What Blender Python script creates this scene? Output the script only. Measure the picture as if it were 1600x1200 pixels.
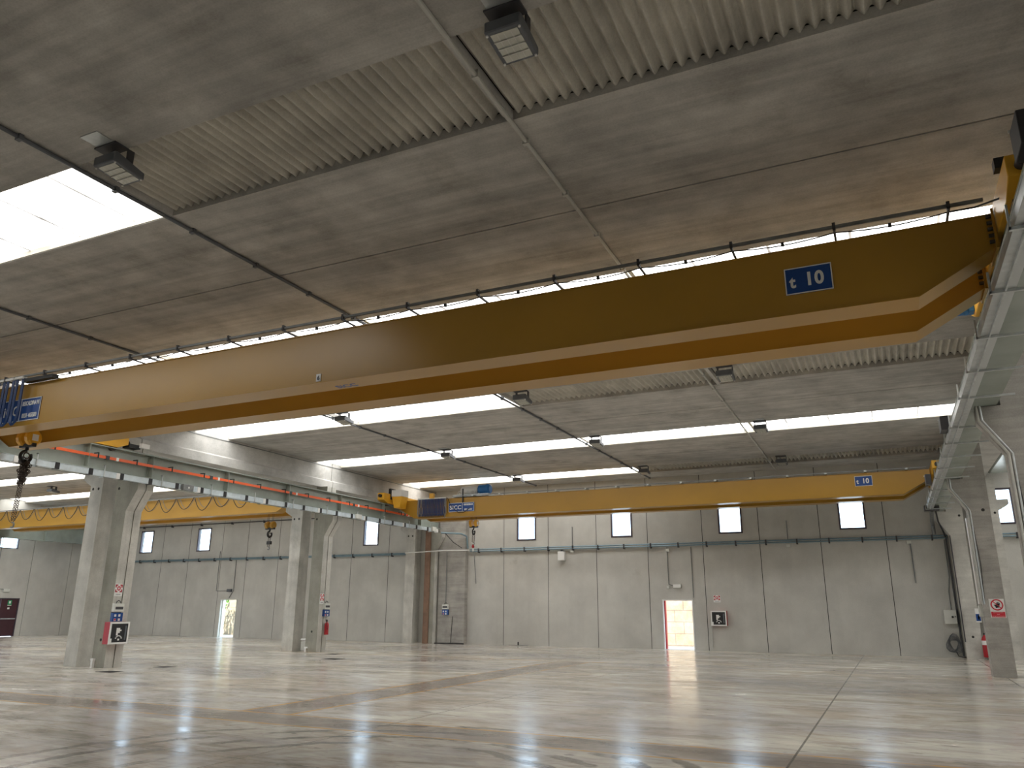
import bpy, bmesh, math, random
from mathutils import Vector, Matrix
random.seed(7)
for o in list(bpy.data.objects): bpy.data.objects.remove(o)
scn = bpy.context.scene
COL = scn.collection
PI = math.pi

# ------------------------------------------------------------------ camera
PITCH, YAW, ROLL, FPX = .279862, .445139, .00501, 1211.82
F = Vector((-math.sin(YAW)*math.cos(PITCH), math.cos(YAW)*math.cos(PITCH), math.sin(PITCH)))
R0 = Vector((math.cos(YAW), math.sin(YAW), 0)); U0 = R0.cross(F)
R = math.cos(ROLL)*R0 + math.sin(ROLL)*U0; U = -math.sin(ROLL)*R0 + math.cos(ROLL)*U0
cam = bpy.data.cameras.new('camera'); co = bpy.data.objects.new('camera', cam); COL.objects.link(co)
m = Matrix((R, U, -F)).transposed().to_4x4(); m.translation = (0, 0, 1.77)
co.matrix_world = m
cam.sensor_width = 36; cam.lens = FPX/1600*36; cam.clip_end = 500
scn.camera = co

# ------------------------------------------------------------------ world, sun, exposure
scn.view_settings.view_transform = 'Standard'; scn.view_settings.look = 'None'
scn.view_settings.gamma = 1; scn.view_settings.use_curve_mapping = False
scn.view_settings.exposure = 0.52
w = bpy.data.worlds.new('sky'); scn.world = w; w.use_nodes = True
bg = w.node_tree.nodes['Background']; bg.inputs[0].default_value = (.66, .83, 1, 1); bg.inputs[1].default_value = 5.0
sun = bpy.data.lights.new('sun', 'SUN'); sun.energy = 8.5; sun.angle = .01; sun.color = (1, .96, .9)
so = bpy.data.objects.new('sun', sun); COL.objects.link(so)
so.rotation_euler = (math.radians(24), math.radians(8), 0)      # high sun from the camera's side of the building
SKYLIGHT = 6.0

# ------------------------------------------------------------------ layout numbers (metres)
ZC = 7.62                       # underside of roof slabs
YB = 35.5                       # inner face of the back wall
YF = -6.0
XL, XR = -46.3, 28.0
STRIP0, PITCHY, SW = 5.98, 6.58, 1.6
C1, C2 = -21.84, 3.07           # column lines
ROWS = (16.5, 26.0)

# ------------------------------------------------------------------ materials
def mat(name): 
    m_ = bpy.data.materials.new(name); m_.use_nodes = True
    return m_, m_.node_tree, m_.node_tree.nodes['Principled BSDF']
def N(nt, t, **k):
    n = nt.nodes.new(t)
    for a, b in k.items(): setattr(n, a, b)
    return n
def link(nt, a, b): nt.links.new(a, b)
def pos(nt, scale=(1, 1, 1), rot=(0, 0, 0)):
    g = N(nt, 'ShaderNodeNewGeometry'); mp = N(nt, 'ShaderNodeMapping')
    mp.inputs['Scale'].default_value = scale; mp.inputs['Rotation'].default_value = rot
    link(nt, g.outputs['Position'], mp.inputs[0]); return mp.outputs[0]
def noise(nt, vec, scale, detail=4, rough=.55, dist=0):
    n = N(nt, 'ShaderNodeTexNoise'); n.inputs['Scale'].default_value = scale; n.inputs['Detail'].default_value = detail
    n.inputs['Roughness'].default_value = rough; n.inputs['Distortion'].default_value = dist
    link(nt, vec, n.inputs['Vector']); return n.outputs[0]
def ramp(nt, fac, stops):
    r = N(nt, 'ShaderNodeValToRGB'); e = r.color_ramp.elements
    while len(e) < len(stops): e.new(.5)
    for i, (p_, c) in enumerate(stops):
        e[i].position = p_; e[i].color = (c, c, c, 1) if not hasattr(c, '__len__') else (*c, 1)
    link(nt, fac, r.inputs[0]); return r.outputs[0]
def mix(nt, fac, a, b, mode='MIX'):
    n = N(nt, 'ShaderNodeMix'); n.data_type = 'RGBA'; n.blend_type = mode
    for sock, v in ((n.inputs[0], fac), (n.inputs[6], a), (n.inputs[7], b)):
        if hasattr(v, 'is_linked'): link(nt, v, sock)
        elif hasattr(v, '__len__'): sock.default_value = (*v, 1)
        else: sock.default_value = v
    return n.outputs[2]
def math_(nt, op, a, b=0, c=0):
    n = N(nt, 'ShaderNodeMath', operation=op)
    for i, v in enumerate((a, b, c)):
        if hasattr(v, 'is_linked'): link(nt, v, n.inputs[i])
        else: n.inputs[i].default_value = v
    return n.outputs[0]
def bump(nt, bs, h, strength=.3, dist=.02):
    b = N(nt, 'ShaderNodeBump'); b.inputs['Strength'].default_value = strength; b.inputs['Distance'].default_value = dist
    link(nt, h, b.inputs['Height']); link(nt, b.outputs[0], bs.inputs['Normal'])
MATS = {}
def plain(name, col, rough=.5, metal=0, emit=0, var=.12, vs=3, spec=.5, scale=(1, 1, 1)):
    if name in MATS: return MATS[name]
    m_, nt, bs = mat(name)
    f = noise(nt, pos(nt, scale), vs, 5)
    d = tuple(c*(1-var*1.6) for c in col); l = tuple(min(1, c*(1+var)) for c in col)
    c_ = ramp(nt, f, [(.3, d), (.7, l)])
    link(nt, c_, bs.inputs['Base Color']); bs.inputs['Roughness'].default_value = rough; bs.inputs['Metallic'].default_value = metal
    bs.inputs['Specular IOR Level'].default_value = spec
    if emit:
        link(nt, c_, bs.inputs['Emission Color']); bs.inputs['Emission Strength'].default_value = emit
    MATS[name] = m_; return m_
def concrete(name, base, streak=(1, 1, .12), sscale=1.2, stain=.5, tint=(1, .96, .9), rough=.8, mott=2.5, lo=.72, hi=1.12, thr=.56):
    m_, nt, bs = mat(name)
    b = tuple(base*t for t in tint)
    c = ramp(nt, noise(nt, pos(nt, (.5, .5, .5)), mott, 6, .6), [(.3, tuple(x*lo for x in b)), (.7, tuple(x*hi for x in b))])
    s = ramp(nt, noise(nt, pos(nt, streak), sscale, 8, .62, .3), [(.36, tuple(.62 for _ in b)), (.6, (1, 1, 1))])
    c = mix(nt, stain, c, s, 'MULTIPLY')
    d = ramp(nt, noise(nt, pos(nt, (1, 1, 1)), 1.1, 9, .68), [(thr, (1, 1, 1)), (thr+.16, (.66, .64, .6))])
    c = mix(nt, .6, c, d, 'MULTIPLY')
    pk = ramp(nt, noise(nt, pos(nt, (1, 1, 1)), 40, 3, .6), [(.3, .93), (.6, 1.04)])
    c = mix(nt, 1, c, pk, 'MULTIPLY')
    link(nt, c, bs.inputs['Base Color']); bs.inputs['Roughness'].default_value = rough
    bs.inputs['Specular IOR Level'].default_value = .25
    bump(nt, bs, noise(nt, pos(nt, (1, 1, 1)), 18, 6, .65), .25, .01)
    return m_
M_CEIL = concrete('roof concrete', .54, (.10, 2.2, 1), 1.7, .62, (1, .968, .90), thr=.54)
M_WALL = concrete('wall concrete', .56, (1.2, 1.2, .16), 1.0, .18, (1, .985, .915), thr=.64, lo=.86, hi=1.08, mott=1.4)
M_COLN = concrete('column concrete', .62, (1.5, 1.5, .1), 1.4, .45, (1, .98, .90), thr=.6)
M_COLR = concrete('weathered column concrete', .44, (.5, .5, 5), 1.5, .5, (1, .96, .88), thr=.58)
M_COLP = concrete('pale column concrete', .60, (.5, .5, 5), 1.5, .3, (1, .98, .90), thr=.6)
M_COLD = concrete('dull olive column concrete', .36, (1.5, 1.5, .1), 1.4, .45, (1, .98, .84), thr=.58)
M_BEAM = concrete('beam concrete', .6, (1, .15, 1), 1.2, .35, (1, .98, .93), thr=.6)
M_YEL = plain('yellow crane paint', (.43, .235, .028), .30, 0, var=.05, vs=.6)
M_YELB = plain('bright yellow paint', (.80, .42, .03), .4, var=.05)
M_ROY = M_YEL
M_GREEN = plain('grey green steel paint', (.30, .34, .30), .22, 0, var=.10, vs=1.5)
M_GALV = plain('galvanised steel', (.55, .58, .58), .38, .55, var=.12, vs=6)
M_GALD = plain('dark galvanised steel', (.22, .23, .23), .5, .4, var=.12, vs=6)
M_TRAY = plain('cable tray steel', (.60, .68, .72), .4, .2, var=.10, vs=5)
M_BLK = plain('black rubber', (.015, .015, .017), .5, var=.1)
M_BLUEC = plain('blue cable sheath', (.006, .035, .13), .4, var=.1)
M_BLUES = plain('blue sign enamel', (.004, .055, .25), .35, var=.03)
M_BLUEM = plain('blue motor paint', (.03, .17, .45), .35, var=.06)
M_WHITE = plain('white enamel', (.80, .80, .78), .4, var=.03)
M_CREAM = plain('cream plastic', (.66, .67, .62), .45, var=.05)
M_RED = plain('red paint', (.45, .02, .03), .35, var=.06)
M_DRED = plain('dark maroon paint', (.055, .012, .018), .4, var=.08)
M_ORG = plain('orange conductor rail', (.80, .13, .035), .35, var=.05)
M_GREY = plain('grey housing', (.12, .13, .145), .5, var=.08)
M_DGREY = plain('dark grey', (.05, .05, .055), .5, var=.08)
M_PIPE = plain('blue grey pipe', (.20, .29, .34), .35, .3, var=.08)
M_COND = plain('grey plastic conduit', (.52, .52, .48), .45, var=.06)
M_CHAIN = plain('oily steel chain', (.10, .08, .07), .45, .6, var=.2, vs=20)
M_BROWN = plain('brown timber strip', (.22, .13, .085), .7, var=.15)
M_FRAME = plain('dark window frame', (.06, .045, .06), .4, var=.05)
M_GREENS = plain('green sign', (.02, .30, .12), .4, var=.03)
M_LENS = plain('lamp reflector cells', (.62, .62, .55), .25, .2, var=.04)
M_LEAF = plain('leaf green', (.16, .42, .05), .6, var=.3, vs=8)
M_DRAIN = plain('iron drain cover', (.05, .045, .04), .6, .3, var=.2, vs=8)
M_JOINT = plain('dark joint', (.04, .038, .034), .9, var=.1)
M_CORR = concrete('corrugated fibre cement', .62, (1, .3, 1), 1.5, .3, (1, .955, .84), thr=.62)
M_LIP = plain('cream skylight curb', (.70, .66, .56), .6, var=.05)

def skylight_mat():
    m_, nt, bs = mat('skylight sheet')
    p = pos(nt)
    sep = N(nt, 'ShaderNodeSeparateXYZ'); link(nt, p, sep.inputs[0])
    rib = math_(nt, 'FRACT', math_(nt, 'MULTIPLY', sep.outputs[0], .77))
    r = ramp(nt, rib, [(0, .07), (.03, .10), (.05, .8), (1, .7)])
    d = ramp(nt, noise(nt, pos(nt, (.5, 2.2, 1)), .9, 5, .6), [(.3, .18), (.62, 1)])
    v = mix(nt, 1, r, d, 'MULTIPLY')
    c = mix(nt, 1, v, (1, .99, .97), 'MULTIPLY')
    link(nt, c, bs.inputs['Emission Color']); bs.inputs['Emission Strength'].default_value = SKYLIGHT
    bs.inputs['Base Color'].default_value = (.8, .8, .78, 1); bs.inputs['Roughness'].default_value = .5
    return m_
M_SKYL = skylight_mat()

def glass_mat():
    m_, nt, bs = mat('window glass')
    tr = N(nt, 'ShaderNodeBsdfTransparent'); tr.inputs[0].default_value = (.93, .96, .98, 1)
    gl = N(nt, 'ShaderNodeBsdfGlossy'); gl.inputs['Roughness'].default_value = .05
    mx = N(nt, 'ShaderNodeMixShader'); mx.inputs[0].default_value = .07
    link(nt, tr.outputs[0], mx.inputs[1]); link(nt, gl.outputs[0], mx.inputs[2])
    link(nt, mx.outputs[0], nt.nodes['Material Output'].inputs[0]); return m_
M_GLASS = glass_mat()

def floor_mat():
    m_, nt, bs = mat('polished concrete floor')
    g = N(nt, 'ShaderNodeNewGeometry'); sep = N(nt, 'ShaderNodeSeparateXYZ'); link(nt, g.outputs['Position'], sep.inputs[0])
    X, Y = sep.outputs[0], sep.outputs[1]
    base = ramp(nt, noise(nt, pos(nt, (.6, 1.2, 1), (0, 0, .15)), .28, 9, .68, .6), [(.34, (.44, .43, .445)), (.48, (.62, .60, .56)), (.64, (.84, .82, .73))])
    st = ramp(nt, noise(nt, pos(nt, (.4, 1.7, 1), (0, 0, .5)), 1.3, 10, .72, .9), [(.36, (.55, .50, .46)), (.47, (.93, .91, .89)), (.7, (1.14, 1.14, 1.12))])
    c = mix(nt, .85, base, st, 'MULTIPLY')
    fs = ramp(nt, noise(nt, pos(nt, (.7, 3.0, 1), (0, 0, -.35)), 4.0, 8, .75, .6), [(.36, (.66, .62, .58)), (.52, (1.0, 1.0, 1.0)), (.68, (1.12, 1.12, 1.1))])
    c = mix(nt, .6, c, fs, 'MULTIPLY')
    br = ramp(nt, noise(nt, pos(nt, (1, 1, 1), (0, 0, -.4)), .33, 6, .6, 1.2), [(.47, (1, 1, 1)), (.62, (.70, .60, .52))])
    c = mix(nt, .6, c, br, 'MULTIPLY')
    sc = ramp(nt, noise(nt, pos(nt, (.8, 3, 1), (0, 0, 1.0)), 1.6, 10, .7, 1.5), [(.56, (1, 1, 1)), (.68, (.50, .46, .43))])
    c = mix(nt, .55, c, sc, 'MULTIPLY')
    # arcs of tyre marks near the lane crossing
    def between(v, a, b): 
        return math_(nt, 'MULTIPLY', math_(nt, 'GREATER_THAN', v, a), math_(nt, 'LESS_THAN', v, b))
    wig = noise(nt, pos(nt), .6, 5, .6)
    def soft(v, a, b, e=.12):
        up = N(nt, 'ShaderNodeMapRange'); up.interpolation_type = 'SMOOTHSTEP'
        link(nt, v, up.inputs[0]); up.inputs[1].default_value = a-e; up.inputs[2].default_value = a+e
        dn = N(nt, 'ShaderNodeMapRange'); dn.interpolation_type = 'SMOOTHSTEP'
        link(nt, v, dn.inputs[0]); dn.inputs[1].default_value = b-e; dn.inputs[2].default_value = b+e
        dn.inputs[3].default_value = 1; dn.inputs[4].default_value = 0
        return math_(nt, 'MULTIPLY', up.outputs[0], dn.outputs[0])
    yw = math_(nt, 'ADD', Y, math_(nt, 'MULTIPLY', math_(nt, 'SUBTRACT', wig, .5), .5))
    xw = math_(nt, 'ADD', X, math_(nt, 'MULTIPLY', math_(nt, 'SUBTRACT', wig, .5), .5))
    lane = math_(nt, 'MAXIMUM', soft(yw, 10.25, 11.15), math_(nt, 'MULTIPLY', soft(xw, -10.55, -9.5), math_(nt, 'GREATER_THAN', Y, 10.3)))
    lane = math_(nt, 'MULTIPLY', lane, math_(nt, 'LESS_THAN', Y, 26))
    lw = ramp(nt, noise(nt, pos(nt, (1, 1, 1)), .8, 6, .65), [(.3, .45), (.55, 1.0)])
    lane = math_(nt, 'MULTIPLY', math_(nt, 'MULTIPLY', lane, lw), .92)
    c = mix(nt, lane, c, (.27, .225, .195))
    # drifting brown patch bottom left and dark skid arcs
    arc = N(nt, 'ShaderNodeVectorMath', operation='LENGTH')
    mp = N(nt, 'ShaderNodeMapping'); mp.inputs['Location'].default_value = (5.6, -7.0, 0); link(nt, g.outputs['Position'], mp.inputs[0])
    link(nt, mp.outputs[0], arc.inputs[0])
    rad = arc.outputs['Value']
    rings = math_(nt, 'SINE', math_(nt, 'MULTIPLY', math_(nt, 'ADD', rad, math_(nt, 'MULTIPLY', wig, .8)), 11))
    rings = ramp(nt, rings, [(.45, 0), (.8, 1)])
    rm = math_(nt, 'MULTIPLY', soft(rad, 2.2, 4.6, .5), ramp(nt, noise(nt, pos(nt), .9, 4, .6), [(.42, 0), (.52, .9)]))
    c = mix(nt, math_(nt, 'MULTIPLY', rings, rm), c, (.16, .15, .14))
    # painted orange lane lines, worn
    wear = ramp(nt, noise(nt, pos(nt), 1.3, 6, .7), [(.36, .15), (.52, .95)])
    ln = math_(nt, 'MAXIMUM', math_(nt, 'MULTIPLY', math_(nt, 'MAXIMUM', between(Y, 10.17, 10.25), between(Y, 11.13, 11.2)), between(X, -24, 6)),
               math_(nt, 'MULTIPLY', math_(nt, 'MAXIMUM', between(X, -10.6, -10.5), between(X, -9.52, -9.43)), between(Y, 11.1, 26)))
    ln = math_(nt, 'MAXIMUM', ln, math_(nt, 'MULTIPLY', between(Y, 25.9, 26.05), between(X, -24, -8)))
    c = mix(nt, math_(nt, 'MULTIPLY', ln, wear), c, (.62, .36, .12))
    # saw-cut joints
    jn = math_(nt, 'MAXIMUM', between(X, -1.36, -1.33), math_(nt, 'MAXIMUM', between(X, -7.36, -7.335), between(X, -13.36, -13.33)))
    jn = math_(nt, 'MAXIMUM', jn, math_(nt, 'MAXIMUM', between(X, 2.47, 2.50), math_(nt, 'MAXIMUM', between(Y, 10.75, 10.775), between(Y, 30.6, 30.64))))
    jn = math_(nt, 'MAXIMUM', jn, math_(nt, 'MAXIMUM', between(Y, 7.8, 7.82), between(Y, 20.6, 20.63)))
    c = mix(nt, math_(nt, 'MULTIPLY', jn, .75), c, (.07, .065, .06))
    # dark damp patch by the right wall
    dv = N(nt, 'ShaderNodeVectorMath', operation='LENGTH'); mp2 = N(nt, 'ShaderNodeMapping')
    mp2.inputs['Location'].default_value = (-.4, -8.4, 0); mp2.inputs['Scale'].default_value = (1, .28, 1)
    link(nt, g.outputs['Position'], mp2.inputs[0]); link(nt, mp2.outputs[0], dv.inputs[0])
    pm = math_(nt, 'ADD', dv.outputs['Value'], math_(nt, 'MULTIPLY', noise(nt, pos(nt, (.5, 1, 1)), .9, 6, .6), 2.0))
    c = mix(nt, ramp(nt, pm, [(.55, .55), (.75, 0)]), c, (.15, .14, .13))
    sp = ramp(nt, noise(nt, pos(nt, (1.2, 2.4, 1), (0, 0, .2)), 1.9, 3, .5), [(.66, 0), (.70, .7)])
    c = mix(nt, math_(nt, 'MULTIPLY', sp, soft(Y, 7.0, 14.5, 1.0)), c, (.25, .24, .235))
    link(nt, c, bs.inputs['Base Color'])
    r = ramp(nt, noise(nt, pos(nt, (.6, 1.4, 1)), 1.2, 7, .65), [(.3, .09), (.7, .28)])
    link(nt, r, bs.inputs['Roughness']); bs.inputs['Specular IOR Level'].default_value = .55
    bump(nt, bs, noise(nt, pos(nt, (.35, 1.6, 1)), 1.9, 4, .55), .22, .02)
    return m_
M_FLOOR = floor_mat()
def stone_mat():
    m_, nt, bs = mat('sunlit stone blocks')
    v = N(nt, 'ShaderNodeTexBrick'); link(nt, pos(nt, (1, 1, 1), (PI/2, 0, 0)), v.inputs[0])
    v.inputs['Scale'].default_value = 1.0; v.inputs['Color1'].default_value = (.66, .56, .46, 1); v.inputs['Color2'].default_value = (.60, .55, .42, 1)
    v.inputs['Mortar'].default_value = (.42, .36, .30, 1); v.inputs['Row Height'].default_value = .55; v.inputs['Brick Width'].default_value = .9
    c = mix(nt, .6, v.outputs[0], ramp(nt, noise(nt, pos(nt), 2.5, 7, .65), [(.35, (.6, .5, .32)), (.65, (1, .95, .9))]), 'MULTIPLY')
    link(nt, c, bs.inputs['Base Color']); bs.inputs['Roughness'].default_value = .9; return m_
M_STONE = stone_mat()
M_GROUND = plain('pale outdoor paving', (.5, .46, .40), .9, var=.1)

# ------------------------------------------------------------------ mesh helpers
class MB:
    def __init__(s): s.v = []; s.f = []
    def add(s, vs, fs):
        n = len(s.v); s.v += [tuple(v) for v in vs]; s.f += [tuple(i+n for i in f) for f in fs]; return s
    def box(s, x0, x1, y0, y1, z0, z1):
        if x0 > x1: x0, x1 = x1, x0
        if y0 > y1: y0, y1 = y1, y0
        if z0 > z1: z0, z1 = z1, z0
        return s.add([(x0,y0,z0),(x1,y0,z0),(x1,y1,z0),(x0,y1,z0),(x0,y0,z1),(x1,y0,z1),(x1,y1,z1),(x0,y1,z1)],
                     [(0,3,2,1),(4,5,6,7),(0,1,5,4),(1,2,6,5),(2,3,7,6),(3,0,4,7)])
    def prism(s, poly, ax, a, b):      # poly in the two remaining axes (in order), extruded along ax
        def P(p, t):
            if ax == 1: return (p[0], t, p[1])
            if ax == 0: return (t, p[0], p[1])
            return (p[0], p[1], t)
        area = sum(poly[i][0]*poly[(i+1) % len(poly)][1]-poly[(i+1) % len(poly)][0]*poly[i][1] for i in range(len(poly)))
        if (area < 0) != (ax == 1): poly = poly[::-1]
        n = len(poly)
        return s.add([P(p, a) for p in poly]+[P(p, b) for p in poly],
                     [tuple(range(n))[::-1], tuple(range(n, 2*n))]+[(i, (i+1) % n, n+(i+1) % n, n+i) for i in range(n)] if a < b else
                     [tuple(range(n)), tuple(range(n, 2*n))[::-1]]+[(n+i, n+(i+1) % n, (i+1) % n, i) for i in range(n)])
    def tube(s, pts, r, n=8, cap=True):
        pts = [Vector(p) for p in pts]; rings = []; up = Vector((0, 0, 1)); prev = None
        for i, p in enumerate(pts):
            if i == 0: d = pts[1]-p
            elif i == len(pts)-1: d = p-pts[-2]
            else: d = (pts[i+1]-p).normalized()+(p-pts[i-1]).normalized()
            d = d.normalized() if d.length > 1e-9 else Vector((0, 0, 1))
            if prev is None:
                a = d.cross(up if abs(d.z) < .9 else Vector((1, 0, 0))).normalized()
            else:
                a = (prev-d*prev.dot(d)); a = a.normalized() if a.length > 1e-6 else d.orthogonal().normalized()
            prev = a; b = d.cross(a)
            rings.append([p+(a*math.cos(2*PI*k/n)+b*math.sin(2*PI*k/n))*r for k in range(n)])
        vs = [v for g in rings for v in g]
        fs = [(i*n+k, i*n+(k+1) % n, (i+1)*n+(k+1) % n, (i+1)*n+k) for i in range(len(rings)-1) for k in range(n)]
        if cap: fs += [tuple(range(n))[::-1], tuple((len(rings)-1)*n+k for k in range(n))]
        return s.add(vs, fs)
    def cyl(s, p0, p1, r, n=16): return s.tube([p0, p1], r, n)
    def lathe(s, c, prof, n=16, axis='z'):
        vs = []; 
        for (r, h) in prof:
            for k in range(n):
                a = 2*PI*k/n; u, v_ = r*math.cos(a), r*math.sin(a)
                vs.append((c[0]+u, c[1]+v_, c[2]+h) if axis == 'z' else (c[0]+h, c[1]+u, c[2]+v_) if axis == 'x' else (c[0]+u, c[1]+h, c[2]+v_))
        m_ = len(prof)
        fs = [(i*n+k, i*n+(k+1) % n, (i+1)*n+(k+1) % n, (i+1)*n+k) for i in range(m_-1) for k in range(n)]
        fs += [tuple(range(n))[::-1], tuple((m_-1)*n+k for k in range(n))]
        return s.add(vs, fs)
    def torus(s, c, R_, r, axis='y', n=20, k=6, a0=0, a1=2*PI):
        pts = []
        for i in range(n+1):
            a = a0+(a1-a0)*i/n
            u, v_ = R_*math.cos(a), R_*math.sin(a)
            pts.append((c[0]+u, c[1], c[2]+v_) if axis == 'y' else (c[0], c[1]+u, c[2]+v_) if axis == 'x' else (c[0]+u, c[1]+v_, c[2]))
        return s.tube(pts, r, k)
    def build(s, name, material, parent=None, smooth=False, bevel=0):
        me = bpy.data.meshes.new(name)
        off = Vector((0, 0, 0)); q = parent
        while q is not None: off += q.location; q = q.parent
        me.from_pydata([tuple(Vector(v)-off) for v in s.v], [], s.f); me.update()
        bm = bmesh.new(); bm.from_mesh(me); bmesh.ops.recalc_face_normals(bm, faces=bm.faces)
        if bevel: bmesh.ops.bevel(bm, geom=[e for e in bm.edges if len(e.link_faces) == 2 and e.calc_face_angle(0) > .5], offset=bevel, segments=1, affect='EDGES', clamp_overlap=True)
        bm.to_mesh(me); bm.free()
        if smooth:
            for p_ in me.polygons: p_.use_smooth = True
            try: me.set_sharp_from_angle(angle=.7)
            except Exception: pass
        me.materials.append(material)
        o = bpy.data.objects.new(name, me); COL.objects.link(o)
        if parent is not None: o.parent = parent
        return o
def tag(o, label=None, cat=None, group=None, kind=None):
    if label: o['label'] = label
    if cat: o['category'] = cat
    if group: o['group'] = group
    if kind: o['kind'] = kind
    return o
def thing(name, loc, label, cat, group=None):
    o = bpy.data.objects.new(name, None); COL.objects.link(o); o.location = loc; o.empty_display_size = .1
    return tag(o, label, cat, group)
def struct(name, mb, material, **k): return tag(mb.build(name, material, **k), kind='structure')
def text_mb(txt, size, origin, right, up, depth=.004, bold=.0, align='LEFT', squeeze=1):
    cu = bpy.data.curves.new('t', 'FONT'); cu.body = txt; cu.size = size; cu.offset = bold; cu.align_x = align; cu.extrude = depth/2
    cu.resolution_u = 4; cu.space_character = 1.0+bold*9
    o = bpy.data.objects.new('t', cu); COL.objects.link(o)
    dg = bpy.context.evaluated_depsgraph_get(); dg.update()
    me = o.evaluated_get(dg).to_mesh()
    r_, u_ = Vector(right), Vector(up); n_ = r_.cross(u_)
    mb = MB(); mb.add([Vector(origin)+r_*v.co.x*squeeze+u_*v.co.y+n_*v.co.z for v in me.vertices], [tuple(p.vertices) for p in me.polygons])
    o.evaluated_get(dg).to_mesh_clear(); bpy.data.objects.remove(o); bpy.data.curves.remove(cu)
    return mb

# ------------------------------------------------------------------ setting: floor and walls
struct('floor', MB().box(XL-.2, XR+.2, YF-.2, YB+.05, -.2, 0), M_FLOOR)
struct('ground', MB().box(-80, 60, YB+.05, 90, -.25, -.03), M_GROUND)
WIN_H = (4.93, 6.33)
wins = [(-16.1, 1.03), (-11.2, 1.03), (-6.2, 1.04), (-1.22, 1.04), (-25.4, 1.0), (-30.4, 1.0), (-37.75, 1.1), (-42.7, 1.12), (4.05, 1.04), (9.0, 1.04)]
doors = [(-9.42, -8.04, 2.12), (-35.9, -34.6, 2.13)]
def wall_panels(joints, holes, y0, y1, z1):
    """panels between joints with rectangular holes (x0,x1,z0,z1)"""
    mb = MB(); g = .014
    for a, b in zip(joints[:-1], joints[1:]):
        a += g; b -= g
        hs = sorted(h for h in holes if h[1] > a and h[0] < b)
        xs = sorted({a, b, *[max(a, min(b, v)) for h in hs for v in h[:2]]})
        for c, d in zip(xs[:-1], xs[1:]):
            if d-c < 1e-5: continue
            mid = (c+d)/2; zz = 0.0
            for h in sorted((h for h in hs if h[0] < mid < h[1]), key=lambda h: h[2]):
                if h[2] > zz: mb.box(c, d, y0, y1, zz, h[2])
                zz = h[3]
            mb.box(c, d, y0, y1, zz, z1)
    return mb
holes = [(c-w_/2, c+w_/2, *WIN_H) for c, w_ in wins]+[(a, b, 0, h) for a, b, h in doors]
J = [XL, -43.6, -41.2, -38.9, -36.2, -34.2, -31.8, -29.2, -26.65, -24.2, -22.2, -19.8, -17.34, -14.94, -12.47, -9.98, -7.46, -5.0, -2.53, -.03, 2.5, 5.0, 7.5, 10, 12.5, 15, 17.5, 20, 22.5, 25, XR]
wb = struct('wall_back', wall_panels(J, holes, YB, YB+.2, 8.3), M_WALL)
def backing():
    mb = wall_panels([XL, XR], holes, YB+.2, YB+.24, 8.3); return mb
fill = backing()
for jx in J[1:-1]:
    if not any(h[0]-.02 < jx < h[1]+.02 for h in holes): fill.box(jx-.0139, jx+.0139, YB+.006, YB+.2, 0, 8.3)
fill.build('joint_filler', M_JOINT, wb)
# left wall
lw_holes = [(28.5, 29.6, 4.9, 6.2), (28.1, 30.2, 0, 2.12)]
mbl = wall_panels([YF, -1.5, 1, 3.5, 6, 8.5, 11, 13.5, 16, 18.5, 21, 23.5, 25.7, 28, 30.55, 33.0, YB], lw_holes, 0, .2, 8.3)
mbl.v = [(XL-v[1], v[0], v[2]) for v in mbl.v]
wl = struct('wall_left', mbl, M_WALL)
mb2 = wall_panels([YF, YB], lw_holes, .2, .24, 8.3); mb2.v = [(XL-v[1], v[0], v[2]) for v in mb2.v]
mb2.build('joint_filler', M_JOINT, wl)
struct('wall_right', MB().box(XR, XR+.2, YF, YB, 0, 8.3), M_WALL)
struct('wall_front', MB().box(-37, XR, YF-.2, YF, 0, 8.3).box(XL, -43.5, YF-.2, YF, 0, 8.3).box(-43.5, -37, YF-.2, YF, 5.5, 8.3), M_WALL)   # unseen opening added in the left bay to let sky light in

# ------------------------------------------------------------------ windows and doors
def make_window(n, cx, w_, z0, z1, yb, sash=False):
    o = bpy.data.objects.new('window_%d' % n, None); COL.objects.link(o); o.location = (cx, yb, z0); tag(o, kind='structure')
    t = .07; x0, x1 = cx-w_/2, cx+w_/2; mb = MB()
    mb.box(x0, x1, yb-.03, yb+.10, z0, z0+t).box(x0, x1, yb-.03, yb+.10, z1-t, z1)
    mb.box(x0, x0+t, yb-.03, yb+.10, z0+t, z1-t).box(x1-t, x1, yb-.03, yb+.10, z0+t, z1-t)
    mb.build('window_frame', M_FRAME, o)
    MB().box(x0+t, x1-t, yb+.06, yb+.066, z0+t, z1-t).build('pane', M_GLASS, o)
    return o
for i, (c, w_) in enumerate(wins): make_window(i+1, c, w_, *WIN_H, YB)
# window of the left wall (faces +X)
o = bpy.data.objects.new('window_11', None); COL.objects.link(o); o.location = (XL, 29.05, 4.9); tag(o, kind='structure')
x0, x1 = XL-.1, XL-.03; t = .05
MB().box(x0, x1, 28.5, 29.6, 4.9, 4.95).box(x0, x1, 28.5, 29.6, 6.15, 6.2).box(x0, x1, 28.5, 28.55, 4.95, 6.15).box(x0, x1, 29.55, 29.6, 4.95, 6.15).build('window_frame', M_FRAME, o)
MB().box(XL-.07, XL-.064, 28.55, 29.55, 4.95, 6.15).build('pane', M_GLASS, o)

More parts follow.
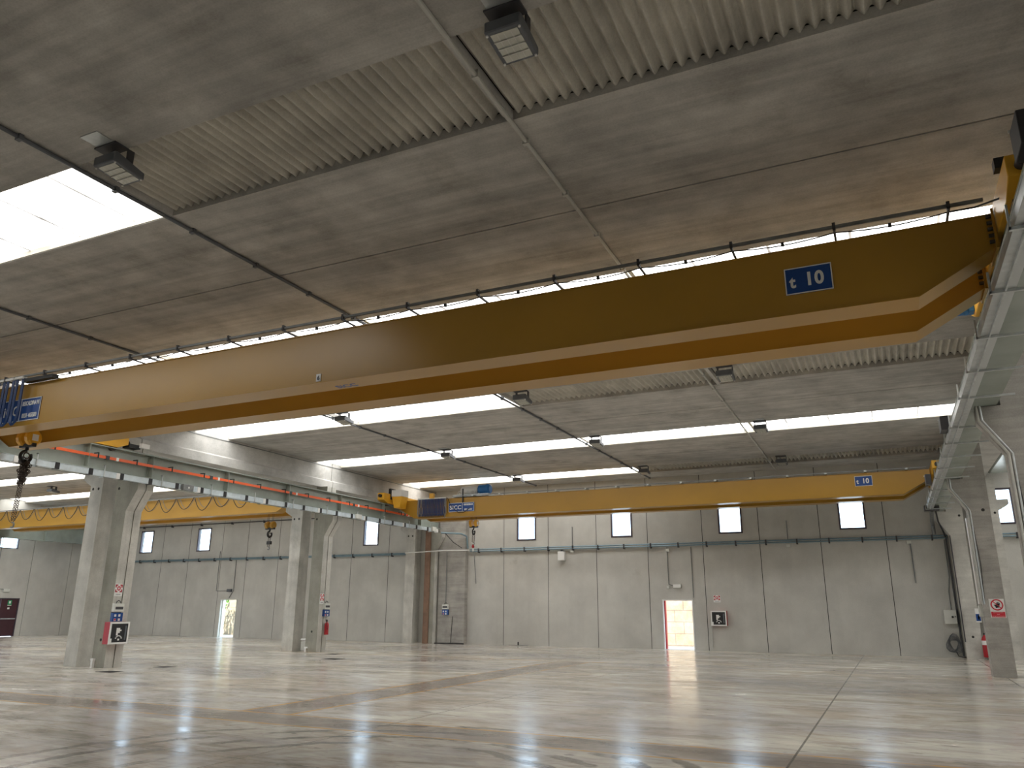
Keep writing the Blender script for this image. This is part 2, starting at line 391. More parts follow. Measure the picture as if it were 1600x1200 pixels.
def open_door(n, x0, x1, h, leaf_side):
    o = bpy.data.objects.new('door_%d' % n, None); COL.objects.link(o); o.location = ((x0+x1)/2, YB, 0); tag(o, kind='structure')
    t = .05; mb = MB()
    mb.box(x0, x0+t, YB-.02, YB+.22, 0, h).box(x1-t, x1, YB-.02, YB+.22, 0, h).box(x0+t, x1-t, YB-.02, YB+.22, h-t, h)
    mb.build('door_frame', M_WHITE if n == 1 else M_CREAM, o)
    MB().box(x0+t, x0+t+.05, YB+.1, YB+.3, 0, h-t).build('inner_jamb', M_RED if n == 1 else M_CREAM, o)
    w_ = x1-x0-.12; hx = x0+.06; a = math.radians(152); ca, sa = -math.cos(a), math.sin(a)
    q = [(hx, YB+.31), (hx-w_*ca, YB+.31+w_*sa), (hx-w_*ca+.05*sa, YB+.31+w_*sa+.05*ca), (hx+.05*sa, YB+.31+.05*ca)]
    l = MB().prism(q, 2, .02, h-t-.01).build('door_leaf', M_RED if n == 1 else M_CREAM, o)
    MB().box(x0, x1, YB-.01, YB+.2, .0, .012).build('threshold', M_GALV, o)
open_door(1, *doors[0], -1); open_door(2, *doors[1], -1)
o = bpy.data.objects.new('door_3', None); COL.objects.link(o); o.location = (XL, 29.15, 0); tag(o, kind='structure')
MB().box(XL-.15, XL+.02, 28.1, 28.16, 0, 2.12).box(XL-.15, XL+.02, 30.14, 30.2, 0, 2.12).box(XL-.15, XL+.02, 28.16, 30.14, 2.06, 2.12).build('door_frame', M_FRAME, o)
for a, b in ((28.16, 29.14), (29.16, 30.14)):
    l = MB().box(XL-.08, XL-.02, a, b, .01, 2.06).build('door_leaf', M_DRED, o, bevel=.004)
    MB().box(XL-.02, XL+.06, a+.1, b-.05, .95, 1.0).build('push_bar', M_GALV, l)
l = MB().box(XL-.02, XL-.012, 29.55, 29.78, 1.75, 2.0).build('exit_sign', M_GREENS, o)
MB().box(XL-.012, XL-.008, 29.62, 29.72, 1.82, 1.96).build('running_figure_mark', M_WHITE, l)
MB().box(XL-.02, XL-.012, 29.55, 29.78, 1.70, 1.74).box(XL-.02, XL-.012, 29.58, 29.70, 1.50, 1.60).build('notice_plate', M_WHITE, o)

# ------------------------------------------------------------------ outside, seen through the doors
tag(MB().box(-14, -2, 39.5, 40.0, -.1, 3.3).build('stone_wall', M_STONE), 'sunlit stone block wall outside the open door of the back wall', 'wall')
tag(MB().box(-42, -31, 39.5, 40.0, -.1, 2.6).build('stone_wall', M_STONE), 'pale stone wall outside the left bay door, behind the shrub', 'wall')
sh = thing('shrub', (-39.3, 38.6, 0), 'bright green shrub outside the left bay open door', 'shrub')
mb = MB()
for i in range(520):
    a = random.random()*2*PI; z = .9+random.random()**.7*1.8; r = .35+.45*(z-.9)*random.random()**.4
    c = Vector((-39.3+r*math.cos(a), 38.6+r*.5*math.sin(a), z)); u = Vector((random.uniform(-1, 1), random.uniform(-1, 1), random.uniform(-1, 1))).normalized()*.09
    v_ = u.orthogonal().normalized()*.045
    mb.add([c-u, c+v_, c+u, c-v_], [(0, 1, 2, 3)])
mb.build('foliage', M_LEAF, sh)
MB().tube([(-39.3, 38.6, -.03), (-39.2, 38.6, .9), (-39.0, 38.65, 1.9)], .03, 6).build('stem', M_BROWN, sh)

# ------------------------------------------------------------------ roof slabs, skylights, corrugated sheets
slab = MB()
BAYS = ((XL, -22.29), (-21.39, 2.62), (3.52, XR))
def slab_rows():
    rows = []; k = -2
    while True:
        a = STRIP0+SW+PITCHY*k; b = a+PITCHY-SW
        if a > YB: break
        rows.append((max(a, YF), min(b, YB))); k += 1
    return [r for r in rows if r[1]-r[0] > .1]
NAVE = slab_rows()
for (xa, xb) in BAYS[1:]:
    for a, b in NAVE:
        mid = a+2.49 if b-a > 4.9 else (b-2.49 if a == YF and b-2.49 > YF else None)
        if mid is None: slab.box(xa, xb, a, b, ZC, ZC+.14)
        else: slab.box(xa, xb, a, mid-.018, ZC, ZC+.14).box(xa, xb, mid+.018, b, ZC, ZC+.14)
LS = [(1, 2.2), (6.0, 7.2), (10.6, 11.8), (15.2, 16.4), (19.85, 21.15), (23.45, 24.8), (28.05, 29.5)]
prev = YF
for a, b in LS+[(YB, YB)]:
    slab.box(*BAYS[0], prev, a, ZC, ZC+.14); prev = b
ceiling = struct('ceiling', slab, M_CEIL)
MB().box(XL, XR, YF, YB, ZC+.33, ZC+.4).build('roof_deck', M_JOINT, ceiling)

nwin = [20]
def skylight(x0, x1, y0, y1):
    nwin[0] += 1
    o = bpy.data.objects.new('window_%d' % nwin[0], None); COL.objects.link(o); o.location = ((x0+x1)/2, (y0+y1)/2, ZC+.12); tag(o, kind='structure')
    MB().box(x0, x1, y0+.001, y1-.001, ZC+.10, ZC+.115).build('skylight_sheet', M_SKYL, o)
    MB().box(x0, x1, y0+.0005, y0+.02, ZC+.01, ZC+.0995).box(x0, x1, y1-.02, y1-.0005, ZC+.01, ZC+.0995).build('curb', M_LIP, o)
def corrugated(x0, x1, y0, y1, label):
    mb = MB(); pitch = .158; n = int((x1-x0)/pitch*12); vs = []
    for i in range(n+1):
        x = x0+(x1-x0)*i/n; z = ZC+.115+math.cos((x-x0)/pitch*2*PI)*.048
        vs += [(x, y0+.002, z), (x, y1-.002, z), (x, y0+.002, z+.01), (x, y1-.002, z+.01)]
    fs = []
    for i in range(n):
        a = 4*i; b = a+4
        fs += [(a, a+1, b+1, b), (a+2, b+2, b+3, a+3)]
    mb.add(vs, fs); return tag(mb.build('corrugated_sheet', M_CORR, smooth=True), label, 'roof sheet')
def strip_y(k): return STRIP0+PITCHY*k, STRIP0+PITCHY*k+SW
XD = (-21.39, -15.65, -9.55, -3.66, 2.62)
for k in range(-1, 5):
    y0, y1 = strip_y(k)
    for i in range(4):
        xa, xb = XD[i]+(.04 if i else .01), XD[i+1]-(.04 if i < 3 else .01)
        if k in (0, 2, 4) and i >= 2:
            lab = {(0, 2): 'corrugated roof strip nearest the camera, left of the long light grey conduit', (0, 3): 'corrugated roof strip nearest the camera, right of the floodlight at the top edge',
                   (2, 2): 'corrugated roof strip just below the near yellow girders, left of the small floodlight', (2, 3): 'corrugated roof strip seen under the near girder, reaching the right runway',
                   (4, 2): 'dim corrugated roof strip above the far crane, left half', (4, 3): 'dim corrugated roof strip above the far crane, ending at the right runway'}[(k, i)]
            corrugated(xa, xb, y0, y1, lab)
            if k == 0 and False: pass
        elif k == -1: tag(MB().box(xa, xb, y0, y1, ZC+.1, ZC+.12).build('cover_sheet', M_CORR, ceiling))
        else: skylight(xa, xb, y0, y1)
    for x in XD[1:4]:
        MB().box(x-.04, x+.04, y0, y1, ZC, ZC+.14).build('purlin', M_LIP if k in (1, 3) else M_BEAM, ceiling)
for a, b in LS: skylight(XL+.1, -22.29, a, b)
for k in range(-1, 5):
    skylight(3.52, XR, *strip_y(k))

# ------------------------------------------------------------------ main concrete roof beams
def roof_beam(xc, y0, y1, label):
    t = thing('roof_beam', (xc, y0, 6.6), label, 'beam')
    y0 += .015; y1 -= .015
    prof = [(xc-.55, 6.6), (xc+.55, 6.6), (xc+.55, 6.90), (xc+.45, 6.97), (xc+.45, 8.2), (xc-.45, 8.2), (xc-.45, 6.97), (xc-.55, 6.90)]
    MB().prism(prof, 1, y0, y1).build('beam_body', M_BEAM, t)
    MB().box(xc+.445, xc+.47, y0, y1, ZC-.09, ZC-.06).build('drip_strip', M_GALD, t)
    MB().box(xc-.47, xc-.445, y0, y1, ZC-.09, ZC-.06).build('drip_strip', M_GALD, t)
roof_beam(C1, 17, 26.75, 'pale concrete roof beam over the left runway, nearer of the two')
roof_beam(C1, 26.75, YB, 'pale concrete roof beam over the left runway, the one reaching the back wall')
roof_beam(C1, YF, 17, 'concrete roof beam over the left runway, mostly behind the near yellow crane')
roof_beam(C2, 17, 26.75, 'concrete roof beam above the right runway between the two right columns')
roof_beam(C2, 26.75, YB, 'concrete roof beam above the right runway at the back wall')
roof_beam(C2, YF, 17, 'concrete roof beam above the right runway nearest the camera')

# ------------------------------------------------------------------ columns
def shaft_poly(xc, s, inner=True):
    """outline in X,Z of one shaft; s=+1 bracket towards +X"""
    if inner: pr = [(.32, 0), (.88, 0), (.88, 4.55), (1.27, 5.18), (1.27, 5.42), (.88, 5.42), (.88, 6.6), (.32, 6.6)]
    else: pr = [(.33, 0), (.88, 0), (.88, 5.4), (1.25, 5.62), (1.25, 5.8), (.88, 5.8), (.88, 6.6), (.33, 6.6)]
    return [(xc+s*a, b) for a, b in pr]
def column(xc, y0, nave_side, label, material, dy=.58):
    t = thing('concrete_column', (xc, y0+dy/2, 0), label, 'column', None)
    for s in (1, -1):
        inner = s == nave_side
        P = shaft_poly(xc, s, inner)
        mb = MB(); ym = y0+dy*.52
        if inner:
            Q = [(xc+s*(abs(p[0]-xc)-(.035 if abs(p[0]-xc) > .6 else 0)), p[1]) for p in P]
            mb.prism(P, 1, y0, ym-.022).prism(Q, 1, ym-.022, ym+.022).prism(P, 1, ym+.022, y0+dy)
        else: mb.prism(P, 1, y0, y0+dy)
        sh_ = mb.build('column_shaft', material, t)
        if inner and material is M_COLN:       # the camera-side face of this shaft gets the darker olive concrete
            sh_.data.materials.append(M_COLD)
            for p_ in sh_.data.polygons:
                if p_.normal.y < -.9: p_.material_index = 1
        # cast-in lifting holes on the near face
        hs = [(s*.6, .78), (s*.45, 5.25)] if inner else [(s*.75, 5.3), (s*.5, 5.3)]
        hm = MB()
        if material is M_COLR: hs = [(s*.50, 4.5)]
        for hx, hz in hs: hm.lathe((xc+hx, y0-.004, hz), [(.045, 0), (.045, .01)], 12, 'y')
        hm.build('cast_hole', M_JOINT, sh_)
    return t
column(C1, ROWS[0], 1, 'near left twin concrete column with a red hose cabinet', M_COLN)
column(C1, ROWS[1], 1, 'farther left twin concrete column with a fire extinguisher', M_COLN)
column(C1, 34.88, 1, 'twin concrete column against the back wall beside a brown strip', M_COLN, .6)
column(C2, ROWS[1]-.1, -1, 'weathered concrete column at right with a no entry hand sign', M_COLR)
column(C2, 34.7, -1, 'concrete column against the back wall behind the right sign column', M_COLP, .75)
column(C2, ROWS[0], -1, 'nearest right concrete column, only its bracket showing at the right edge', M_COLR)
# wall pier and brown strip at the end of the left column line
tag(MB().box(-20.9, -19.35, 35.2, 35.5, 0, 6.6).build('wall_pier', M_COLR, bevel=.01), 'grey stained pier on the back wall right of the brown strip', 'pier')
tag(MB().box(-21.5, -21.2, 34.80, 34.875, 0, 5.6).build('timber_strip', M_BROWN), 'tall brown strip on the back column at the bay corner', 'strip')

# ------------------------------------------------------------------ runway beams with rail, tray and conductor
def ibeam(mb, xc, y0, y1, zb, zt, wb_, wt, tf=.025, tw=.016):
    mb.box(xc-wb_/2, xc+wb_/2, y0, y1, zb, zb+tf).box(xc-wt/2, xc+wt/2, y0, y1, zt-tf, zt).box(xc-tw/2, xc+tw/2, y0, y1, zb+tf, zt-tf)
def runway(xc, segs, zb, zt, labels, s):
    for (y0, y1), lab in zip(segs, labels):
        t = thing('runway_beam', (xc, y0, zb), lab, 'crane runway')
        mb = MB(); ibeam(mb, xc, y0+.01, y1-.01, zb, zt, .42, .40); mb.build('steel_girder', M_GREEN, t)
        mb = MB()
        y = y0+.06
        while y < y1: mb.box(xc-.19, xc+.19, y, y+.012, zb+.025, zt-.025); y += 3.15
        mb.build('stiffener', M_GREEN, t)
        MB().box(xc-.025, xc+.025, y0, y1, zt, zt+.05).build('crane_rail', M_GALD, t)
L_SEG = ((2, 16.8), (16.8, 26.3), (26.3, 34.6))
runway(-20.65, L_SEG, 5.55, 6.27, ('grey green runway beam at left, in front of the near left column', 'grey green runway beam between the two left columns', 'grey green runway beam from the farther left column to the back wall'), 1)
runway(1.92, L_SEG, 5.43, 6.2, ('grey green runway beam at right, nearest the camera', 'grey green runway beam behind the nearest right bracket', 'grey green runway beam at right leading to the back wall'), -1)
runway(-23.02, L_SEG, 5.8, 6.5, ('left bay runway beam in front of the near left column', 'left bay runway beam between the left columns', 'left bay runway beam by the back wall'), -1)
runway(-45.4, ((2, 34.6),), 5.4, 6.3, ('dark runway beam along the left bay outer wall',), 1)
tag(MB().prism([(3.8, 6.85), (3.85, 6.8), (4.55, 6.8), (4.6, 6.85), (4.6, 7.55), (3.8, 7.55)], 1, 17.2, 34.7).build('box_beam', M_GREEN, bevel=.01), 'grey green box beam of the right bay seen past the column brackets', 'beam')
for y in (17, 26.4, 34.6):
    pass
def tray(x0, x1, zb, zt, y0, y1, label, s, covers=True):
    t = thing('cable_tray', ((x0+x1)/2, y0, zb), label, 'cable tray')
    e = .006
    MB().box(x0, x1, y0, y1, zb, zb+e).box(x0, x0+e, y0, y1, zb+e, zt).box(x1-e, x1, y0, y1, zb+e, zt).box(x0-.01, x1+.01, y0, y1, zt, zt+e).build('tray_channel', M_TRAY if s > 0 else M_GALV, t)
    xf = x1 if s > 0 else x0
    mb = MB(); y = y0+.4; k = 0
    while y < y1-.2:
        if s > 0:
            MB().box(x0-.012, x1+.012, y, y+.13, zb-.012, zt+.01).build('joint_clip', M_BLK, t)
            if k % 3 == 1: MB().box(x0-.012, x1+.010, y+.9, y+1.05, zb-.01, zt+.004).build('splice_plate', M_WHITE, t)
        y += 1.02; k += 1
    y = y0+.9
    while y < y1:
        b = MB()
        if s < 0 and any(-.1 < y-q < .65 for q in (16.5, 25.9)): y += .8; continue
        if s > 0: b.box(x0-.03, x1+.05, y, y+.03, zb-.04, zb-.012).box(x1+.03, x1+.05, y, y+.03, zb-.04, zt+.16).box(x1-.02, x1+.05, y, y+.03, zt+.13, zt+.16)
        else: b.box(x0-.05, x1+.58, y, y+.04, zb-.045, zb-.012).box(x0-.05, x0-.03, y, y+.04, zb-.04, zt+.10)
        b.build('tray_bracket', M_GALV, t); y += 2.03 if s > 0 else 1.75
    return t
tray(-20.42, -20.30, 5.35, 5.51, 4, 33.6, 'pale steel cable tray with dark clips hanging under the left runway', 1)
rt = tray(1.46, 1.68, 5.34, 5.47, 7.3, 32.6, 'galvanised cable tray beside the right runway', -1)
MB().box(1.555, 1.575, 7.3, 32.6, 5.30, 5.345).build('tray_lip', M_GALV, rt)
def perf_mat():
    m_, nt, bs = mat('perforated steel')
    v = N(nt, 'ShaderNodeTexVoronoi'); v.inputs['Randomness'].default_value = 0; v.inputs['Scale'].default_value = 1
    link(nt, pos(nt, (42, 24, 1)), v.inputs['Vector'])
    c = ramp(nt, v.outputs['Distance'], [(.24, (.03, .03, .03)), (.3, (.5, .53, .53))])
    link(nt, c, bs.inputs['Base Color']); bs.inputs['Roughness'].default_value = .45; return m_
MB().box(1.59, 1.675, 7.4, 16.2, 5.334, 5.34).build('perforated_strip', perf_mat(), rt)
def small_box(name, c, s, material, label, cat, extra=None):
    t = thing(name, c, label, cat); x, y, z = c; a, b, h = s
    MB().box(x-a/2, x+a/2, y-b/2, y+b/2, z-h/2, z+h/2).build('box_body', material, t, bevel=.006)
    return t
t = small_box('junction_box', (-20.24, 18.1, 5.42), (.1, .42, .2), M_GALD, 'grey junction box on the left cable tray beside the near column', 'junction box')
MB().lathe((-20.19, 18.1, 5.42), [(.03, 0), (.03, .012)], 10, 'x').build('round_lamp', M_WHITE, t)
t = small_box('junction_box', (-20.24, 27.3, 5.44), (.1, .36, .18), M_CREAM, 'pale junction box on the left cable tray beside the farther column', 'junction box')
t = small_box('junction_box', (-20.24, 33.5, 5.46), (.12, .35, .2), M_CREAM, 'pale junction box at the far end of the left cable tray', 'junction box')
# mounts
for (x, y, z, a, b, h, lab) in ((1.60, 7.75, 6.02, .17, .4, .34, 'dark box on the right runway at the upper right corner'), (1.40, 18.9, 5.62, .16, .5, .3, 'dark grey box on the right tray beside the long skylight end'),
                               (1.36, 27.2, 5.62, .16, .5, .3, 'dark box on the right tray by the far crane end'), (1.62, 32.75, 5.36, .5, .3, .2, 'black box with a chrome cap at the end of the right tray')):
    t = small_box('junction_box', (x, y, z), (a, b, h), M_DGREY, lab, 'junction box')
    MB().box(x-a/2-.01, x+a/2, y+b/2, y+b/2+.012, z+h/2, z+h/2+.03).build('metal_edge', M_WHITE, t)
# orange conductor rail on the left runway
t = thing('conductor_rail', (-20.5, 12, 5.95), 'orange conductor rail running along the left runway beam', 'conductor rail')
MB().box(-20.52, -20.47, 8, 32.4, 5.90, 5.98).build('orange_profile', M_ORG, t)
y = 13.6
while y < 32:
    MB().box(-20.66, -20.45, y, y+.03, 6.02, 6.045).box(-20.47, -20.45, y, y+.03, 5.88, 6.02).build('hanger_hook', M_BLK, t); y += 1.33
y = 15.2
while y < 32:
    MB().box(-20.535, -20.455, y, y+.12, 5.885, 5.995).build('joint_cap', M_DGREY, t)
    MB().box(-20.532, -20.456, y+.35, y+.43, 5.888, 5.99).build('white_marker', M_WHITE, t); y += 3.99

# ------------------------------------------------------------------ bridge cranes
def girder(t, y0, dy, zb, zt, xl, xr, taper=.9, pt=.50):
    """box girder with tapered ends"""
    mb = MB()
    prof = [(xl, zt-.03), (xl, zb+pt), (xl+taper, zb+.015), (xr-taper, zb+.015), (xr, zb+pt), (xr, zt-.03)]
    g = mb.prism(prof, 1, y0+.02, y0+dy-.06).build('girder', M_YEL, t)
    fl = MB().box(xl, xr, y0, y0+dy-.04, zt-.03, zt-.012)
    e = .02
    for (a, b) in (((xl, zb+pt), (xl+taper, zb)), ((xl+taper, zb), (xr-taper, zb)), ((xr-taper, zb), (xr, zb+pt))):
        fl.prism([(a[0], a[1]-0), (b[0], b[1]), (b[0], b[1]+e), (a[0], a[1]+e)], 1, y0, y0+dy)
    fl.build('flange_plate', M_YEL, g)
    MB().box(xl+1, xr-1, y0+dy-.16, y0+dy-.11, zt-.012, zt+.028).build('trolley_rail', M_GALD, g)
    return g
def end_carriage(t, x0, x1, y0, y1, z0, z1, bumper=True):
    c = MB().prism([(y0, z0+.14), (y0+.35, z0), (y1-.35, z0), (y1, z0+.14), (y1, z1), (y0, z1)], 0, x0, x1).build('end_carriage', M_YELB, t, bevel=.008)
    for y in (y0+.45, y1-.45):
        MB().lathe((x0+.06, y, z0+.02), [(.13, 0), (.13, x1-x0-.12)], 20, 'x').build('wheel', M_CHAIN, c, smooth=True)
    for y, d in ((y0, -1), (y1, 1)):
        MB().lathe(((x0+x1)/2, y+(d*.001), z1-.14), [(.07, 0), (.07, d*.12)], 14, 'y').build('rubber_buffer', M_BLK, c, smooth=True)
    return c
def festoon_loop(xc, w_, y, zt, zb, r=.02, n=12, flat=False):
    pts = []
    for i in range(n+1):
        a = i/n; x = xc+(a-.5)*w_
        sag = (1-(2*a-1)**4) if not flat else (1-(2*a-1)**2)
        pts.append((x, y, zt-(zt-zb)*sag))
    return MB().tube(pts, r, 6)
def crane(y0, zb, zt, xl, xr, label, signs, posts_from, near=True):
    t = thing('bridge_crane', ((xl+xr)/2, y0, zb), label, 'bridge crane')
    g1 = girder(t, y0, .5, zb, zt, xl, xr); g2 = girder(t, y0+1.4, .52, zb, zt, xl, xr)
    return t, g1, g2
def bolts(t, x, y, z0, z1, n, s=.05):
    for i in range(n):
        z = z0+(z1-z0)*i/(n-1); MB().box(x-.055, x+.0, y-.035, y+.0, z-.02, z+.02).build('bolt', M_DGREY, t)
def sign10(t, x0, x1, y, z0, z1):
    p_ = MB().box(x0, x1, y-.012, y, z0, z1).build('load_sign', M_BLUES, t)
    tag(p_, 'blue load sign with white writing')
    e = .014
    MB().box(x0, x1, y-.016, y-.012, z0, z0+e).box(x0, x1, y-.016, y-.012, z1-e, z1).box(x0, x0+e, y-.016, y-.012, z0+e, z1-e).box(x1-e, x1, y-.016, y-.012, z0+e, z1-e).build('sign_border', M_WHITE, p_)
    w_ = x1-x0; h = z1-z0
    text_mb('t', h*.62, (x0+w_*.10, y-.015, z0+h*.26), (1, 0, 0), (0, 0, 1), .004, .008, squeeze=.9).build('lettering', M_WHITE, p_)
    text_mb('10', h*.68, (x0+w_*.42, y-.015, z0+h*.28), (1, 0, 0), (0, 0, 1), .004, .009, squeeze=.9).build('lettering', M_WHITE, p_)
def maker_sign(t, x0, x1, y, z0, z1, small_i):
    xm = x0+(x1-x0)*.54
    p_ = MB().box(x0, x1, y-.012, y, z0, z1).build('maker_sign', M_BLUES, t); tag(p_, 'blue maker sign with white writing')
    e = .016
    MB().box(x0, x1, y-.016, y-.012, z0, z0+e).box(x0, x1, y-.016, y-.012, z1-e, z1).box(x0, x0+e, y-.016, y-.012, z0+e, z1-e).box(x1-e, x1, y-.016, y-.012, z0+e, z1-e).box(xm-e/2, xm+e/2, y-.016, y-.012, z0+e, z1-e).build('sign_border', M_WHITE, p_)
    h = z1-z0
    text_mb('SiCC' if small_i else 'SICC', h*.62, (x0+(xm-x0)*.5, y-.015, z0+h*.28), (1, 0, 0), (0, 0, 1), .004, .005, 'CENTER', 1.1 if not small_i else 1.0).build('lettering', M_WHITE, p_)
    text_mb('RESCALDINA MI', h*.26, ((xm+x1)/2, y-.015, z0+h*.68), (1, 0, 0), (0, 0, 1), .004, .005, 'CENTER', .58).build('lettering', M_WHITE, p_)
    text_mb('0331 465500', h*.26, ((xm+x1)/2, y-.015, z0+h*.14), (1, 0, 0), (0, 0, 1), .004, .005, 'CENTER', .68).build('lettering', M_WHITE, p_)
def motor(t, c, r, l, axis, material):
    m_ = MB().lathe(c, [(r*.6, 0), (r, .04), (r, l*.75), (r*1.05, l*.76), (r*1.05, l-.03), (r*.8, l)], 20, axis).build('travel_motor', material, t, smooth=True)
    return m_

XLc, XRc = -20.45, 1.62
# ---- near crane
Y1 = 10.4
t, g1, g2 = crane(Y1, 5.55, 6.52, XLc, XRc, 'large yellow bridge crane crossing the picture, nearest the camera', None, None)
NEAR = t
for y in (Y1+.0, Y1+1.4):
    MB().box(XRc, XRc+.03, y-.06, y+.56, 6.02, 6.55).build('end_plate', M_YEL, t)
    bolts(t, XRc, y+.0, 6.12, 6.46, 5)
cR = end_carriage(t, 1.66, 1.95, 9.2, 13.9, 6.22, 6.62)
cL = end_carriage(t, -20.8, -20.48, 9.0, 15.9, 6.3, 6.66)
m_ = motor(t, (1.24, 13.5, 6.37), .11, .36, 'x', M_BLUEM)
MB().box(1.58, 1.66, 13.4, 13.6, 6.28, 6.50).build('gearbox', M_BLUEM, t, bevel=.01)
mb = MB().box(-20.8, -20.5, 15.95, 16.35, 6.38, 6.5); mb.build('limit_switch_arm', M_BLK, t); MB().box(-20.5, -20.4, 16.3, 16.6, 6.42, 6.56).build('sensor_box', M_WHITE, t)
sign10(t, -.90, -.27, Y1+.02, 6.08, 6.48-.0) if False else sign10(t, -.855, -.255, Y1+.02, 5.84, 6.22)
maker_sign(t, -17.85, -16.40, Y1+.02, 5.66, 6.17, True)
p_ = MB().box(-8.81, -8.71, Y1+.005, Y1+.02, 5.585, 5.72).build('number_plate', M_WHITE, t)
text_mb('6', .11, (-8.76, Y1+.003, 5.61), (1, 0, 0), (0, 0, 1), .004, .004, 'CENTER').build('lettering', M_DGREY, p_)
p_ = text_mb('SiCC', .20, (-8.62, Y1+.42, 5.549), (1, 0, 0), (0, -1, 0), .002, .008, 'LEFT', 1.0); p_.build('underside_lettering', M_BLUES, t)
# festoon rail on brackets along the near edge
MB().box(-19.6, 1.55, Y1-.17, Y1-.13, 6.62, 6.66).build('festoon_rail', M_GALD, t)
for i in range(17):
    x = 1.17-1.335*i
    MB().box(x-.015, x+.015, Y1-.19, Y1+.3, 6.58, 6.605).box(x-.02, x+.02, Y1-.19, Y1-.12, 6.6, 6.69).box(x-.015, x+.015, Y1+.27, Y1+.3, 6.51, 6.6).build('rail_bracket', M_DGREY, t)
for i in range(17):
    x = 1.17-1.335*i; MB().box(x-.69, x-.65, Y1-.06, Y1-.02, 6.55, 6.60).build('cable_clip', M_BLK, t)
pts = []
for i in range(0, 16*8+1):
    x = 1.17-1.335*i/8; ph = (i % 8)/8; pts.append((x, Y1-.06, 6.60-.05*math.sin(PI*ph)))
MB().tube(pts, .009, 5).build('slack_cable', M_BLK, t)
MB().tube([(1.17, Y1-.06, 6.60), (1.45, Y1-.1, 6.58), (1.66, 9.9, 6.45), (1.75, 9.7, 6.5)], .012, 6).build('end_cable', M_BLK, t)
MB().box(1.6, 1.9, 9.45, 9.6, 6.62, 6.75).build('cable_gland_box', M_BLK, t)
# blue festoon cable loops at left
for i in range(8):
    xc = -17.0-.33*i
    cl = MB()
    for k in range(3):
        xo = (k-1)*.028
        cl.tube([(xc-.10+xo, Y1-.15, 6.6), (xc-.11+xo, Y1-.15, 5.75), (xc-.08+xo, Y1-.16, 5.60), (xc+xo, Y1-.17, 5.54), (xc+.08+xo, Y1-.16, 5.60), (xc+.11+xo, Y1-.15, 5.75), (xc+.10+xo, Y1-.15, 6.6)], .017, 6)
    cl.build('festoon_cable', M_BLUEC, t)
    MB().box(xc-.14, xc+.14, Y1-.2, Y1-.1, 6.58, 6.63).build('festoon_carrier', M_WHITE, t)
MB().box(-16.9, -15.9, Y1-.16, Y1-.02, 6.5, 6.58).build('festoon_end_clamp', M_BLK, t)
# hook block of the near crane
def hook_block(t, c, r, material, s=1.0, label_plate=True):
    x, y, z = c
    for k, d in enumerate((-.16, .10)):
        b = MB().lathe((x+d*s, y, z), [(r*.75, 0), (r, .02), (r, .10*s), (r*.8, .13*s)], 12, 'x').build('sheave_guard', material, t, smooth=False)
        if k == 1 and label_plate: MB().box(x+d*s+.131*s, x+d*s+.136*s, y-r*.4, y+r*.4, z-r*.4, z+r*.4).build('label_plate', M_WHITE, b)
    MB().box(x-.17*s, x+.24*s, y-.05, y+.05, z-r*1.15, z-r*.7).build('crosshead', M_BLK, t)
    hk = MB().tube([(x+.03, y, z-r*1.1), (x+.03, y, z-r*1.5)], .035*s, 10).torus((x+.03, y, z-r*1.5-.13*s), .11*s, .032*s, 'x', 16, 8, PI*.5, PI*2.2)
    hk.build('hook', M_BLK, t, smooth=True)
    for dx in (-.12, -.06, .1, .16):
        MB().tube([(x+dx*s, y, z+r*.6), (x+dx*s, y, z+1.0)], .008, 5).build('wire_rope', M_CHAIN, t)
hook_block(t, (-18.36, Y1+1.1, 5.60), .19, M_YELB, 1.2)
def chain_sling(c, zt, zb, label, tangle=None, red=False):
    x, y = c
    ch = thing('chain_sling', (x, y, zt), label, 'chain')
    mb = MB(); z = zt; k = 0
    while z > zb:
        for d in (-.05, .05):
            mb.torus((x+d-(zt-z)*.05, y, z), .028, .009, 'y' if k % 2 else 'x', 6, 4)
        z -= .05; k += 1
    mb.build('hanging_chain', M_CHAIN, ch)
    if tangle:
        mb = MB()
        for i in range(tangle[0]):
            mb.torus((x+random.uniform(-.10, .10), y+random.uniform(-.08, .08), random.uniform(tangle[1], tangle[2])), .035, .011, random.choice('xyz'), 7, 4)
        mb.build('bundled_chain', M_CHAIN, ch)
    hk = MB().torus((x-(zt-zb)*.05, y, zb-.10), .06, .02, 'y', 12, 6, -2.4, 2.0); hk.build('sling_hook', M_GALD, ch, smooth=True)
    MB().torus((x, y, zt+.06), .07, .016, 'x', 14, 6).build('master_link', M_CHAIN, ch)
    if red: 
        MB().lathe((x-.02, y, zb-.3), [(.04, 0), (.07, .06), (.02, .16)], 8).build('red_tag', M_RED, ch); MB().box(x-.05, x+.02, y-.01, y+.01, zb-.45, zb-.32).build('white_tag', M_WHITE, ch)
    return ch
chain_sling((-18.30, Y1+1.1), 5.12, 3.65, 'dark chain bundle and long chains hanging from the near crane hook', (150, 4.5, 5.05))

